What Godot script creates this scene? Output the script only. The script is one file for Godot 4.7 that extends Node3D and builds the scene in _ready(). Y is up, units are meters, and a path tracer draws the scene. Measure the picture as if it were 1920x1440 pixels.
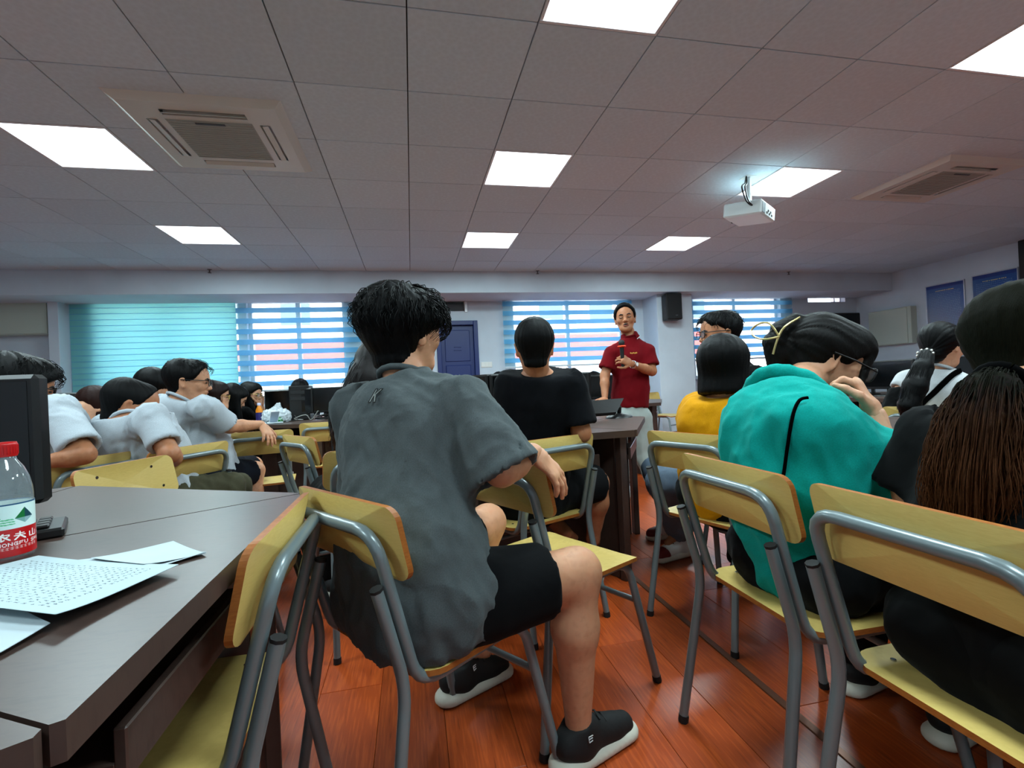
extends Node3D
# A computer classroom with hexagonal tables: pupils on plywood chairs listen to a teacher with a microphone.

const CEIL := 2.666
const GX := 0.0539           # ceiling grid: column lines at GX + 0.6 c, row lines at GZ - 0.6 r
const GZ := -2.1279
const BACK := -7.6           # window wall
const BEAM := -6.89
const RIGHT := 8.45
const LEFT := -5.6
const REAR := 1.9

func _ready() -> void:
	# camera
	var cam := Camera3D.new()
	cam.name = "camera"
	cam.transform = Transform3D(view, EYE)
	cam.fov = rad_to_deg(2.0 * atan(720.0 / FOCAL))
	cam.near = 0.05
	cam.far = 200.0
	add_child(cam)
	cam.current = true
	# sky and exposure
	var env := Environment.new()
	var sky := Sky.new()
	var sm := ProceduralSkyMaterial.new()
	sm.sky_top_color = Color(0.62, 0.76, 0.95)
	sm.sky_horizon_color = Color(0.93, 0.95, 0.97)
	sm.ground_bottom_color = Color(0.55, 0.53, 0.5)
	sm.ground_horizon_color = Color(0.85, 0.86, 0.86)
	sky.sky_material = sm
	env.background_mode = Environment.BG_SKY
	env.sky = sky
	env.background_energy_multiplier = 5.0
	env.tonemap_mode = Environment.TONE_MAPPER_LINEAR
	env.tonemap_exposure = 1.68
	env.sdfgi_enabled = true
	env.ssao_enabled = true
	env.ssil_enabled = true
	var we := WorldEnvironment.new()
	we.name = "surroundings"
	we.environment = env
	add_child(we)
	# a high sun behind the room: it reaches only the houses across the yard
	var sun := DirectionalLight3D.new()
	sun.name = "sun"
	sun.rotation_degrees = Vector3(-52, 24, 0)
	sun.light_energy = 6.0
	sun.light_color = Color(1.0, 0.96, 0.9)
	sun.light_angular_distance = 0.6
	sun.shadow_enabled = true
	add_child(sun)
	make_textures()
	room()
	lamps()
	wall_things()
	outside()
	tables()
	chairs()
	desk_things()
	people()
	run_jobs()
	for f in after:
		f.call()

# ---------------------------------------------------------------- camera geometry
const FOCAL := 893.39
const EYE := Vector3(0, 0.98, 0)
var view := Basis(Vector3.UP, -0.2079) * Basis(Vector3.RIGHT, 0.0025) * Basis(Vector3.BACK, -0.0464)

func ray(px: float, py: float) -> Vector3:
	return view * Vector3((px - 960.0) / FOCAL, -(py - 720.0) / FOCAL, -1.0)

func at(px: float, py: float, depth: float) -> Vector3:      # the point that far along the view axis
	return EYE + ray(px, py) * depth

func at_y(px: float, py: float, y: float) -> Vector3:        # where that line of sight meets a level surface
	var r := ray(px, py)
	return EYE + r * ((y - EYE.y) / r.y)

# ---------------------------------------------------------------- naming and adding
var used := {}

func numbered(called: String) -> String:
	var n: int = used.get(called, 0)
	used[called] = n + 1
	return called if n == 0 else "%s_%03d" % [called, n]

func tag(o: Node3D, label: String, category: String, group := "") -> Node3D:
	o.set_meta("label", label)
	o.set_meta("category", category)
	if group != "":
		o.set_meta("group", group)
	return o

func thing(called: String, label: String, category: String, pos := Vector3.ZERO, turn := 0.0, group := "") -> Node3D:
	var o := Node3D.new()
	o.name = numbered(called)
	add_child(o)
	o.position = pos
	o.rotation.y = turn
	return tag(o, label, category, group)

func obj(called: String, mesh: Mesh, m: Material, parent: Node = null) -> MeshInstance3D:
	var o := MeshInstance3D.new()
	o.mesh = mesh
	o.material_override = m
	if parent == null:
		o.name = numbered(called)
		add_child(o)
	else:
		o.name = called
		parent.add_child(o, true)
	return o

func struct(called: String, mesh: Mesh, m: Material) -> MeshInstance3D:
	var o := obj(called, mesh, m)
	o.set_meta("kind", "structure")
	return o

func copy_of(o: Node3D, label: String, pos: Vector3, turn: float) -> Node3D:
	var c: Node3D = o.duplicate()
	c.name = numbered(String(o.name))
	add_child(c)
	c.position = pos
	c.rotation.y = turn
	if label != "":
		c.set_meta("label", label)
	return c

# ---------------------------------------------------------------- mesh shapes
class Mb:
	var v := PackedVector3Array()
	var i := PackedInt32Array()
	var uv := PackedVector2Array()
	var flat := true

	func tri(a: Vector3, b: Vector3, c: Vector3, inside: Vector3) -> void:
		# clockwise seen from outside
		var n := (c - a).cross(b - a)
		var s := v.size()
		v.append(a)
		if n.dot((a + b + c) / 3.0 - inside) >= 0.0:
			v.append(b); v.append(c)
		else:
			v.append(c); v.append(b)
		i.append(s); i.append(s + 1); i.append(s + 2)

	func quad(a: Vector3, b: Vector3, c: Vector3, d: Vector3, inside: Vector3) -> void:
		tri(a, b, c, inside)
		tri(a, c, d, inside)

	func box(lo: Vector3, hi: Vector3, bevel := 0.0, t := Transform3D()) -> void:
		var c := (lo + hi) * 0.5
		var s := (hi - lo) * 0.5
		var e := minf(bevel, minf(s.x, minf(s.y, s.z)) * 0.9)
		var mid := t * c
		for ax in 3:
			var bx := (ax + 1) % 3
			var cx := (ax + 2) % 3
			for sg in [-1.0, 1.0]:
				var p := []
				for q in [[-1.0, -1.0], [1.0, -1.0], [1.0, 1.0], [-1.0, 1.0]]:
					var w := Vector3()
					w[ax] = sg * s[ax]
					w[bx] = q[0] * (s[bx] - e)
					w[cx] = q[1] * (s[cx] - e)
					p.append(t * (c + w))
				quad(p[0], p[1], p[2], p[3], mid)
				if e > 0.0:
					for sg2 in [-1.0, 1.0]:
						var r := []
						for q in [[0, -1.0], [0, 1.0], [1, 1.0], [1, -1.0]]:
							var w := Vector3()
							w[ax] = sg * (s[ax] - (0.0 if q[0] == 0 else e))
							w[bx] = sg2 * (s[bx] - (e if q[0] == 0 else 0.0))
							w[cx] = q[1] * (s[cx] - e)
							r.append(t * (c + w))
						quad(r[0], r[1], r[2], r[3], mid)
		if e > 0.0:
			for sx in [-1.0, 1.0]:
				for sy in [-1.0, 1.0]:
					for sz in [-1.0, 1.0]:
						var k := Vector3(sx, sy, sz)
						tri(t * (c + k * (s - Vector3(0, e, e))), t * (c + k * (s - Vector3(e, 0, e))), t * (c + k * (s - Vector3(e, e, 0))), mid)

	func bar(a: Vector3, b: Vector3, w: float, hgt: float, bevel := 0.0) -> void:   # a rectangular bar from a to b
		var z := (b - a).normalized()
		var x := Vector3.UP.cross(z)
		x = Vector3.RIGHT if x.length() < 0.01 else x.normalized()
		var l := (b - a).length()
		box(Vector3(-w / 2, -hgt / 2, 0), Vector3(w / 2, hgt / 2, l), bevel, Transform3D(Basis(x, z.cross(x), z), a))

	func prism(poly: PackedVector2Array, y0: float, y1: float, t := Transform3D()) -> void:   # poly in x, z
		var c := Vector2()
		for p in poly:
			c += p / poly.size()
		var idx := Geometry2D.triangulate_polygon(poly)
		var mid := t * Vector3(c.x, (y0 + y1) / 2, c.y)
		for k in range(0, idx.size(), 3):
			for y in [y0, y1]:
				var up := t.basis * Vector3(0, y - (y0 + y1) / 2, 0)
				var a := t * Vector3(poly[idx[k]].x, y, poly[idx[k]].y)
				var b := t * Vector3(poly[idx[k + 1]].x, y, poly[idx[k + 1]].y)
				var d := t * Vector3(poly[idx[k + 2]].x, y, poly[idx[k + 2]].y)
				tri(a, b, d, (a + b + d) / 3.0 - up)
		var ccw := not Geometry2D.is_polygon_clockwise(poly)
		for k in poly.size():
			var p := poly[k]
			var q := poly[(k + 1) % poly.size()]
			var out := Vector2(q.y - p.y, p.x - q.x)
			if not ccw:
				out = -out
			var m := (p + q) / 2 - out
			quad(t * Vector3(p.x, y0, p.y), t * Vector3(q.x, y0, q.y), t * Vector3(q.x, y1, q.y), t * Vector3(p.x, y1, p.y), t * Vector3(m.x, (y0 + y1) / 2, m.y))

	func ring_surface(rings: Array, closed_ends := true) -> void:
		# rings: arrays of points with the same count, joined one to the next; smooth
		flat = false
		var n: int = rings[0].size()
		var s := v.size()
		for r in rings:
			v.append_array(PackedVector3Array(r))
		for k in rings.size() - 1:
			for j in n:
				var a := s + k * n + j
				var b := s + k * n + (j + 1) % n
				var c := a + n
				var d := b + n
				i.append_array(PackedInt32Array([a, c, b, b, c, d]))
		if closed_ends:
			for e in [0, rings.size() - 1]:
				var c := Vector3()
				for p in rings[e]:
					c += p / n
				var base := v.size()
				v.append_array(PackedVector3Array(rings[e]))
				v.append(c)
				for j in n:
					if e == 0:
						i.append_array(PackedInt32Array([base + j, base + (j + 1) % n, base + n]))
					else:
						i.append_array(PackedInt32Array([base + (j + 1) % n, base + j, base + n]))

	func tube(path: Array, r, sides := 8, ends := true) -> void:   # r: number or array
		var rings := []
		var m := path.size()
		var up := Vector3.ZERO
		for k in m:
			var d: Vector3 = (path[mini(k + 1, m - 1)] - path[maxi(k - 1, 0)]).normalized()
			if up == Vector3.ZERO:
				up = d.cross(Vector3.UP if absf(d.y) < 0.9 else Vector3.RIGHT).normalized()
			up = (up - d * up.dot(d)).normalized()
			var side := d.cross(up)
			var rr: float = r[k] if r is Array else r
			var ring := []
			for j in sides:
				var a := TAU * j / sides
				ring.append(path[k] + (up * cos(a) + side * sin(a)) * rr)
			rings.append(ring)
		ring_surface(rings, ends)

	func lathe(profile: Array, sides := 16, t := Transform3D()) -> void:   # profile: Vector2(radius, y) from top to bottom... any order upwards
		var rings := []
		for p in profile:
			var ring := []
			for j in sides:
				var a := -TAU * j / sides
				ring.append(t * Vector3(cos(a) * p.x, p.y, sin(a) * p.x))
			rings.append(ring)
		ring_surface(rings)

	func done() -> ArrayMesh:
		var n := PackedVector3Array()
		n.resize(v.size())
		for k in range(0, i.size(), 3):
			var a := v[i[k]]
			var f := (v[i[k + 2]] - a).cross(v[i[k + 1]] - a)
			n[i[k]] += f; n[i[k + 1]] += f; n[i[k + 2]] += f
		for k in n.size():
			n[k] = n[k].normalized()
		var arr := []
		arr.resize(Mesh.ARRAY_MAX)
		arr[Mesh.ARRAY_VERTEX] = v
		arr[Mesh.ARRAY_NORMAL] = n
		arr[Mesh.ARRAY_INDEX] = i
		if uv.size() == v.size():
			arr[Mesh.ARRAY_TEX_UV] = uv
		var am := ArrayMesh.new()
		am.add_surface_from_arrays(Mesh.PRIMITIVE_TRIANGLES, arr)
		return am

func box_mesh(lo: Vector3, hi: Vector3, bevel := 0.0) -> ArrayMesh:
	var m := Mb.new()
	m.box(lo, hi, bevel)
	return m.done()

func tube_mesh(path: Array, r, sides := 8) -> ArrayMesh:
	var m := Mb.new()
	m.tube(path, r, sides)
	return m.done()

static func rounded(path: Array, r: float, steps := 5) -> Array:   # a polyline with its corners rounded off
	var out := [path[0]]
	for k in range(1, path.size() - 1):
		var p: Vector3 = path[k]
		var a: Vector3 = path[k - 1] - p
		var b: Vector3 = path[k + 1] - p
		var e := minf(r, minf(a.length(), b.length()) * 0.49)
		var p0 := p + a.normalized() * e
		var p1 := p + b.normalized() * e
		for s in steps + 1:
			var t := float(s) / steps
			out.append(p0.lerp(p, t).lerp(p.lerp(p1, t), t))
	out.append(path[-1])
	return out

static func spline(pts: Array, steps := 6) -> Array:              # a smooth line through points
	var out := []
	for k in pts.size() - 1:
		var a: Vector3 = pts[maxi(k - 1, 0)]
		var b: Vector3 = pts[k]
		var c: Vector3 = pts[k + 1]
		var d: Vector3 = pts[mini(k + 2, pts.size() - 1)]
		for s in steps:
			out.append(b.cubic_interpolate(c, a, d, float(s) / steps))
	out.append(pts[-1])
	return out

# ---------------------------------------------------------------- soft bodies: distance fields meshed as surface nets
class Soft:
	var h := 0.012
	var prims := []
	var look: Callable                    # optional: (point, normal) -> point, moves the finished surface
	var tint: Callable                    # optional: (point) -> Color
	var out := []

	func cap(a: Vector3, b: Vector3, ra: float, rb: float, k := 0.03, n := Vector3.ZERO, s := 1.0) -> void:
		prims.append([a, b, ra, rb, k, n, s, 0])
	func ball(c: Vector3, r: float, k := 0.03, n := Vector3.ZERO, s := 1.0) -> void:
		prims.append([c, c, r, r, k, n, s, 0])
	func cone(a: Vector3, b: Vector3, ra: float, rb: float, k := 0.03, n := Vector3.ZERO, s := 1.0) -> void:   # flat end at b
		prims.append([a, b, ra, rb, k, n, s, 4])
	func cut(a: Vector3, b: Vector3, ra: float, rb: float, k := 0.01, n := Vector3.ZERO, s := 1.0) -> void:
		prims.append([a, b, ra, rb, k, n, s, 1])
	func slice(p: Vector3, n: Vector3, reach := 9.0, k := 0.004) -> void:    # takes away what lies beyond p along n, within reach of p
		prims.append([p, p, reach, reach, k, n.normalized(), 1.0, 3])

	func run() -> void:
		var lo := Vector3(1e9, 1e9, 1e9)
		var hi := -lo
		for p in prims:
			if p[7] == 1 or p[7] == 3:
				continue
			var r: float = maxf(p[2], p[3]) * maxf(1.0, p[6]) + h * 2.5 + p[4] * 0.3
			var g := Vector3(r, r, r)
			lo = lo.min(p[0] - g).min(p[1] - g)
			hi = hi.max(p[0] + g).max(p[1] + g)
		var nx: int = int((hi.x - lo.x) / h) + 2
		var ny := int((hi.y - lo.y) / h) + 2
		var nz := int((hi.z - lo.z) / h) + 2
		var d := PackedFloat32Array()
		d.resize(nx * ny * nz)
		d.fill(9.0)
		var sx := nx
		var sxy := nx * ny
		for p in prims:
			var a: Vector3 = p[0]
			var b: Vector3 = p[1]
			var ra: float = p[2]
			var rb: float = p[3]
			var k: float = p[4]
			var n: Vector3 = p[5]
			var q: float = 1.0 / p[6] - 1.0
			var op: int = p[7]
			var reach: float = maxf(ra, rb) * maxf(1.0, p[6]) + h * 2.5 + k
			var g := Vector3(reach, reach, reach)
			var i0 := ((a.min(b) - g - lo) / h).floor().max(Vector3.ZERO)
			var i1 := ((a.max(b) + g - lo) / h).ceil().min(Vector3(nx - 1, ny - 1, nz - 1))
			var ab := b - a
			var l2 := ab.length_squared()
			var inv := 1.0 / l2 if l2 > 1e-12 else 0.0
			var l := sqrt(l2)
			var tmax := 1.0 if op != 4 else 1.0 + 3.0 * h / maxf(l, 0.01) + 0.3
			var dr := rb - ra
			for iz in range(int(i0.z), int(i1.z) + 1):
				for iy in range(int(i0.y), int(i1.y) + 1):
					var at_ := iz * sxy + iy * sx + int(i0.x)
					var w := Vector3(lo.x + i0.x * h, lo.y + iy * h, lo.z + iz * h) - a
					for ix in range(int(i0.x), int(i1.x) + 1):
						var o := d[at_]
						if op == 3:
							if w.length_squared() < ra * ra:
								var e := w.dot(n)
								var s := maxf(k - absf(e - o), 0.0)
								d[at_] = maxf(o, e) + s * s * 0.25 / k
						else:
							var t := clampf(w.dot(ab) * inv, 0.0, tmax)
							var f := w - ab * t
							if q != 0.0:
								f += n * (f.dot(n) * q)
							var e := f.length() - (ra + dr * minf(t, 1.0))
							if op == 4 and t > 0.5:
								e = maxf(e, (w.dot(ab) * inv - 1.0) * l)
							if op == 1:
								var s := maxf(k - absf(-e - o), 0.0)
								d[at_] = maxf(o, -e) + s * s * 0.25 / k
							else:
								var s := maxf(k - absf(e - o), 0.0)
								d[at_] = minf(o, e) - s * s * 0.25 / k
						at_ += 1
						w.x += h
		# surface nets
		var v := PackedVector3Array()
		var idx := PackedInt32Array()
		var cell := PackedInt32Array()
		cell.resize(d.size())
		cell.fill(-1)
		var off := [0, 1, sx, sx + 1, sxy, sxy + 1, sxy + sx, sxy + sx + 1]
		var edges := [[0, 1], [0, 2], [0, 4], [1, 3], [1, 5], [2, 3], [2, 6], [3, 7], [4, 5], [4, 6], [5, 7], [6, 7]]
		var near := h * 5.0
		var live := PackedInt32Array()
		for iz in nz - 1:
			for iy in ny - 1:
				var base := iz * sxy + iy * sx
				for ix in nx - 1:
					var c := base + ix
					if absf(d[c]) > near:
						continue
					var m := 0
					for j in 8:
						if d[c + off[j]] < 0.0:
							m |= 1 << j
					if m == 0 or m == 255:
						continue
					var sum := Vector3()
					var cnt := 0
					for e in edges:
						var e0: int = e[0]
						var e1: int = e[1]
						if ((m >> e0) & 1) != ((m >> e1) & 1):
							var f0 := d[c + off[e0]]
							var t := f0 / (f0 - d[c + off[e1]])
							var p0 := Vector3(e0 & 1, (e0 >> 1) & 1, e0 >> 2)
							var p1 := Vector3(e1 & 1, (e1 >> 1) & 1, e1 >> 2)
							sum += p0.lerp(p1, t)
							cnt += 1
					cell[c] = v.size()
					v.append(lo + (Vector3(ix, iy, iz) + sum / cnt) * h)
					live.append(c)
		for c in live:
			var inside := d[c] < 0.0
			for ax in 3:
				var step: int = [1, sx, sxy][ax]
				if (d[c + step] < 0.0) == inside:
					continue
				var b1: int = [sx, sxy, 1][ax]
				var b2: int = [sxy, 1, sx][ax]
				if c - b1 - b2 < 0:
					continue
				var q0 := cell[c]
				var q1 := cell[c - b1]
				var q2 := cell[c - b1 - b2]
				var q3 := cell[c - b2]
				if q0 < 0 or q1 < 0 or q2 < 0 or q3 < 0:
					continue
				if inside:
					idx.append_array(PackedInt32Array([q0, q2, q1, q0, q3, q2]))
				else:
					idx.append_array(PackedInt32Array([q0, q1, q2, q0, q2, q3]))
		var nn := normals(v, idx)
		if look.is_valid():
			for j in v.size():
				v[j] = look.call(v[j], nn[j])
			nn = normals(v, idx)
		var col := PackedColorArray()
		if tint.is_valid():
			col.resize(v.size())
			for j in v.size():
				col[j] = tint.call(v[j])
		out = [v, nn, idx, col]

	static func normals(v: PackedVector3Array, idx: PackedInt32Array) -> PackedVector3Array:
		var n := PackedVector3Array()
		n.resize(v.size())
		for k in range(0, idx.size(), 3):
			var a := v[idx[k]]
			var f := (v[idx[k + 2]] - a).cross(v[idx[k + 1]] - a)
			n[idx[k]] += f
			n[idx[k + 1]] += f
			n[idx[k + 2]] += f
		for k in n.size():
			n[k] = n[k].normalized()
		return n

var jobs := []                            # [array of Soft, MeshInstance3D, extra Mb or null]
var fields := []

func soft(called: String, s, m: Material, parent: Node, extra: Mb = null) -> MeshInstance3D:
	var o := obj(called, null, m, parent)
	var list: Array = s if s is Array else [s]
	jobs.append([list, o, extra])
	fields.append_array(list)
	return o

func run_job(n: int) -> void:
	fields[n].run()

func run_jobs() -> void:
	var task := WorkerThreadPool.add_group_task(run_job, fields.size(), 4, true)
	WorkerThreadPool.wait_for_group_task_completion(task)
	for j in jobs:
		var v := PackedVector3Array()
		var n := PackedVector3Array()
		var idx := PackedInt32Array()
		var col := PackedColorArray()
		var colored: bool = j[0].any(func(s): return s.out[3].size() > 0)
		for s in j[0]:
			var base := v.size()
			v.append_array(s.out[0])
			n.append_array(s.out[1])
			for k in s.out[2]:
				idx.append(base + k)
			if colored:
				if s.out[3].size():
					col.append_array(s.out[3])
				else:
					for k in s.out[0].size():
						col.append(Color.WHITE)
		if j[2]:
			var base := v.size()
			v.append_array(j[2].v)
			n.append_array(Soft.normals(j[2].v, j[2].i))
			for k in j[2].i:
				idx.append(base + k)
			if colored:
				for k in j[2].v.size():
					col.append(j[0][0].tint.call(j[2].v[k]))
		var arr := []
		arr.resize(Mesh.ARRAY_MAX)
		arr[Mesh.ARRAY_VERTEX] = v
		arr[Mesh.ARRAY_NORMAL] = n
		arr[Mesh.ARRAY_INDEX] = idx
		if colored:
			arr[Mesh.ARRAY_COLOR] = col
		var am := ArrayMesh.new()
		am.add_surface_from_arrays(Mesh.PRIMITIVE_TRIANGLES, arr)
		j[1].mesh = am

func on_surface(o: MeshInstance3D, px: float, py: float, lift: float) -> Array:   # [point, normal] of the finished mesh on that line of sight
	var arr := o.mesh.surface_get_arrays(0)
	var v: PackedVector3Array = arr[Mesh.ARRAY_VERTEX]
	var n: PackedVector3Array = arr[Mesh.ARRAY_NORMAL]
	var r := ray(px, py).normalized()
	var best := 1e9
	var out := []
	for k in v.size():
		var d := v[k] - EYE
		var t := d.dot(r)
		if n[k].dot(r) < -0.05 and t < best and (d - r * t).length_squared() < 0.00012:
			best = t
			out = [EYE + r * t + n[k] * lift, n[k]]
	return out

# ---------------------------------------------------------------- materials
var mats := {}

func mat(called: String, c: Color, rough := 0.6, metal := 0.0, spec := 0.5) -> StandardMaterial3D:
	if mats.has(called):
		return mats[called]
	var m := StandardMaterial3D.new()
	m.resource_name = called
	m.albedo_color = c
	m.roughness = rough
	m.metallic = metal
	m.metallic_specular = spec
	mats[called] = m
	return m

func noise_tex(freq: float, ramp: Array, size := 512, kind := FastNoiseLite.TYPE_SIMPLEX_SMOOTH, oct := 4, sd := 1) -> NoiseTexture2D:
	var n := FastNoiseLite.new()
	n.noise_type = kind
	n.frequency = freq
	n.fractal_octaves = oct
	n.seed = sd
	var t := NoiseTexture2D.new()
	t.width = size
	t.height = size
	t.seamless = true
	t.generate_mipmaps = false
	t.noise = n
	var g := Gradient.new()
	var offs := PackedFloat32Array()
	var cols := PackedColorArray()
	for k in ramp.size():
		offs.append(float(k) / (ramp.size() - 1))
		cols.append(ramp[k])
	g.offsets = offs
	g.colors = cols
	t.color_ramp = g
	return t

func cloth(called: String, c: Color, rough := 0.92) -> StandardMaterial3D:
	if mats.has(called):
		return mats[called]
	var m := mat(called, c, rough, 0.0, 0.25)
	m.rim_enabled = true
	m.rim = 0.25
	m.rim_tint = 0.6
	m.uv1_triplanar = true
	m.uv1_world_triplanar = true
	m.uv1_scale = Vector3(9, 9, 9)
	m.albedo_texture = weave_tex
	m.heightmap_enabled = true
	m.heightmap_scale = 0.05
	m.heightmap_texture = weave_tex
	return m

func skin(called: String, c: Color) -> StandardMaterial3D:
	if mats.has(called):
		return mats[called]
	var m := mat(called, c, 0.5, 0.0, 0.4)
	m.subsurf_scatter_enabled = true
	m.subsurf_scatter_strength = 0.12
	m.uv1_triplanar = true
	m.uv1_world_triplanar = true
	m.uv1_scale = Vector3(6, 6, 6)
	m.albedo_texture = skin_tex
	return m

var weave_tex: NoiseTexture2D
var skin_tex: NoiseTexture2D
# ---------------------------------------------------------------- the room
func make_textures() -> void:
	weave_tex = noise_tex(0.12, [Color(0.8, 0.8, 0.8), Color(1, 1, 1)], 256, FastNoiseLite.TYPE_SIMPLEX_SMOOTH, 3, 3)
	skin_tex = noise_tex(0.02, [Color(0.9, 0.86, 0.84), Color(1, 1, 1), Color(1.0, 0.95, 0.93)], 256, FastNoiseLite.TYPE_SIMPLEX_SMOOTH, 4, 5)

func wood(called: String, ramp: Array, rough: float, scale: Vector3, sd: int, spec := 0.5) -> StandardMaterial3D:
	var m := mat(called, Color.WHITE, rough, 0.0, spec)
	m.albedo_texture = noise_tex(0.02, ramp, 512, FastNoiseLite.TYPE_SIMPLEX_SMOOTH, 5, sd)
	m.uv1_triplanar = true
	m.uv1_scale = scale
	return m

func room() -> void:
	var plaster := mat("plaster", Color(0.80, 0.84, 0.88), 0.9, 0.0, 0.2)
	plaster.albedo_texture = noise_tex(0.006, [Color(0.94, 0.94, 0.94), Color(1, 1, 1)], 512, FastNoiseLite.TYPE_SIMPLEX_SMOOTH, 5, 8)
	plaster.uv1_triplanar = true
	plaster.uv1_world_triplanar = true
	plaster.uv1_scale = Vector3(0.4, 0.4, 0.4)
	# floor
	var under := mat("floor_base", Color(0.16, 0.06, 0.03), 0.6)
	var floor_slab := struct("floor", box_mesh(Vector3(LEFT - 0.2, -0.2, BACK - 0.3), Vector3(RIGHT + 0.2, -0.0135, REAR + 0.2)), under)
	floor_slab.set_meta("label", "glossy orange red laminate floor")
	var tones := []
	var rng := RandomNumberGenerator.new()
	rng.seed = 4
	for k in 6:
		var lift := 0.93 + 0.035 * k
		var c0 := Color(0.36 * lift, 0.135 * lift, 0.05 * lift)
		var c1 := Color(0.58 * lift, 0.24 * lift, 0.095 * lift)
		var c2 := Color(0.66 * lift, 0.295 * lift, 0.12 * lift)
		var m := wood("laminate_%d" % k, [c0, c1, c1, c2, c1], 0.3, Vector3(9, 1, 0.5), 20 + k, 0.45)
		m.heightmap_enabled = true
		m.heightmap_scale = 0.03
		m.heightmap_texture = m.albedo_texture
		tones.append(m)
	var plank := Mb.new()
	plank.box(Vector3(-0.0965, -0.0135, -0.6045), Vector3(0.0965, 0, 0.6045), 0.0012)
	var plank_mesh := plank.done()
	for cx in range(-12, 22):
		var z: float = REAR - 1.9 - 0.6 + [0.0, 0.45, 0.2, 0.75, 0.33][posmod(cx, 5)]
		while z > BACK - 0.5:
			var o := obj("plank", plank_mesh, tones[rng.randi() % 6], floor_slab)
			o.position = Vector3(1.035 + 0.0965 + 0.194 * cx + (0.012 if cx >= 0 else -0.012), 0, z)
			z -= 1.21
	var rest := Mb.new()
	rest.box(Vector3(LEFT, -0.0135, BACK), Vector3(1.035 - 0.194 * 12 - 0.025, 0, REAR))
	rest.box(Vector3(1.035 + 0.194 * 22 + 0.015, -0.0135, BACK), Vector3(RIGHT, 0, REAR))
	rest.box(Vector3(-1.3, -0.0135, 0.82), Vector3(5.3, 0, REAR))
	obj("plank_rest", rest.done(), tones[2], floor_slab).set_meta("kind", "stuff")
	var strip := Mb.new()
	strip.box(Vector3(1.022, -0.002, BACK), Vector3(1.048, 0.0035, REAR), 0.002)
	struct("trim_1", strip.done(), mat("strip_metal", Color(0.42, 0.27, 0.2), 0.35, 0.6)).set_meta("label", "narrow metal strip across the laminate floor")
	# ceiling: backing, tiles
	var dark := mat("ceiling_gap", Color(0.16, 0.16, 0.16), 0.9)
	var ceiling := struct("ceiling", box_mesh(Vector3(LEFT - 0.2, CEIL + 0.012, BACK - 0.3), Vector3(RIGHT + 0.2, CEIL + 0.2, REAR + 0.2)), dark)
	ceiling.set_meta("label", "suspended ceiling of white square tiles")
	var tile_m := []
	for k in 3:
		var g := 0.845 + 0.012 * k
		var m := mat("tile_%d" % k, Color(g * 0.94, g * 1.025, g * 1.075), 0.75, 0.0, 0.3)
		m.albedo_texture = noise_tex(0.05, [Color(0.95, 0.95, 0.95), Color(1, 1, 1)], 256, FastNoiseLite.TYPE_CELLULAR, 1, 40 + k)
		m.uv1_triplanar = true
		m.uv1_world_triplanar = true
		m.uv1_scale = Vector3(3, 3, 3)
		tile_m.append(m)
	var tile_mesh := box_mesh(Vector3(-0.2968, -0.004, -0.2968), Vector3(0.2968, 0.0125, 0.2968), 0.0015)
	for c in range(-10, 14):
		for r in range(-4, 8):
			if c in [-4, 1, 5] and r in [-4, -1, 2, 5]:
				continue
			var x0 := maxf(GX + 0.6 * c, LEFT)
			var x1 := minf(GX + 0.6 * (c + 1), RIGHT)
			var z1 := GZ - 0.6 * r
			var z0 := maxf(z1 - 0.6, BEAM)
			if x1 - x0 < 0.1 or z1 - z0 < 0.1:
				continue
			var mm: Mesh = tile_mesh
			if x1 - x0 < 0.59 or z1 - z0 < 0.59:
				mm = box_mesh(Vector3(-(x1 - x0) / 2 + 0.003, -0.004, -(z1 - z0) / 2 + 0.003), Vector3((x1 - x0) / 2 - 0.003, 0.0125, (z1 - z0) / 2 - 0.003), 0.0015)
			obj("tile", mm, tile_m[rng.randi() % 3], ceiling).position = Vector3((x0 + x1) / 2, CEIL, (z0 + z1) / 2)
	obj("tile_rest", box_mesh(Vector3(LEFT, CEIL - 0.004, GZ + 2.403), Vector3(RIGHT, CEIL + 0.0125, REAR)), tile_m[1], ceiling).set_meta("kind", "stuff")
	# walls with window openings
	var w := Mb.new()
	var open := [[-4.2, -2.42, 0.95, 2.42], [-2.31, -0.95, 0.95, 2.42], [0.42, 1.08, 0.0, 2.045], [0.35, 0.93, 2.2, 2.46], [1.66, 3.62, 0.95, 2.42], [4.95, 6.75, 0.95, 2.42], [7.36, 8.2, 2.28, 2.44]]
	var xs := [LEFT - 0.2, RIGHT + 0.2]
	var ys := [0.0, CEIL + 0.02]
	for o in open:
		for k in 2:
			if not xs.has(o[k]): xs.append(o[k])
			if not ys.has(o[k + 2]): ys.append(o[k + 2])
	xs.sort()
	ys.sort()
	for a in xs.size() - 1:
		var run0 := -1.0
		for b in ys.size():
			var solid := b < ys.size() - 1
			if solid:
				for o in open:
					if xs[a] >= o[0] - 0.001 and xs[a + 1] <= o[1] + 0.001 and ys[b] >= o[2] - 0.001 and ys[b + 1] <= o[3] + 0.001:
						solid = false
			if solid and run0 < 0.0:
				run0 = ys[b]
			elif not solid and run0 >= 0.0:
				w.box(Vector3(xs[a], run0, BACK - 0.24), Vector3(xs[a + 1], ys[b], BACK))
				run0 = -1.0
	struct("wall_back", w.done(), plaster).set_meta("label", "white plastered wall with the windows and the blue door")
	struct("wall_left", box_mesh(Vector3(LEFT - 0.2, 0, BACK - 0.24), Vector3(LEFT, CEIL + 0.02, REAR + 0.2)), plaster).set_meta("label", "white plastered side wall left of the windows")
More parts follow.
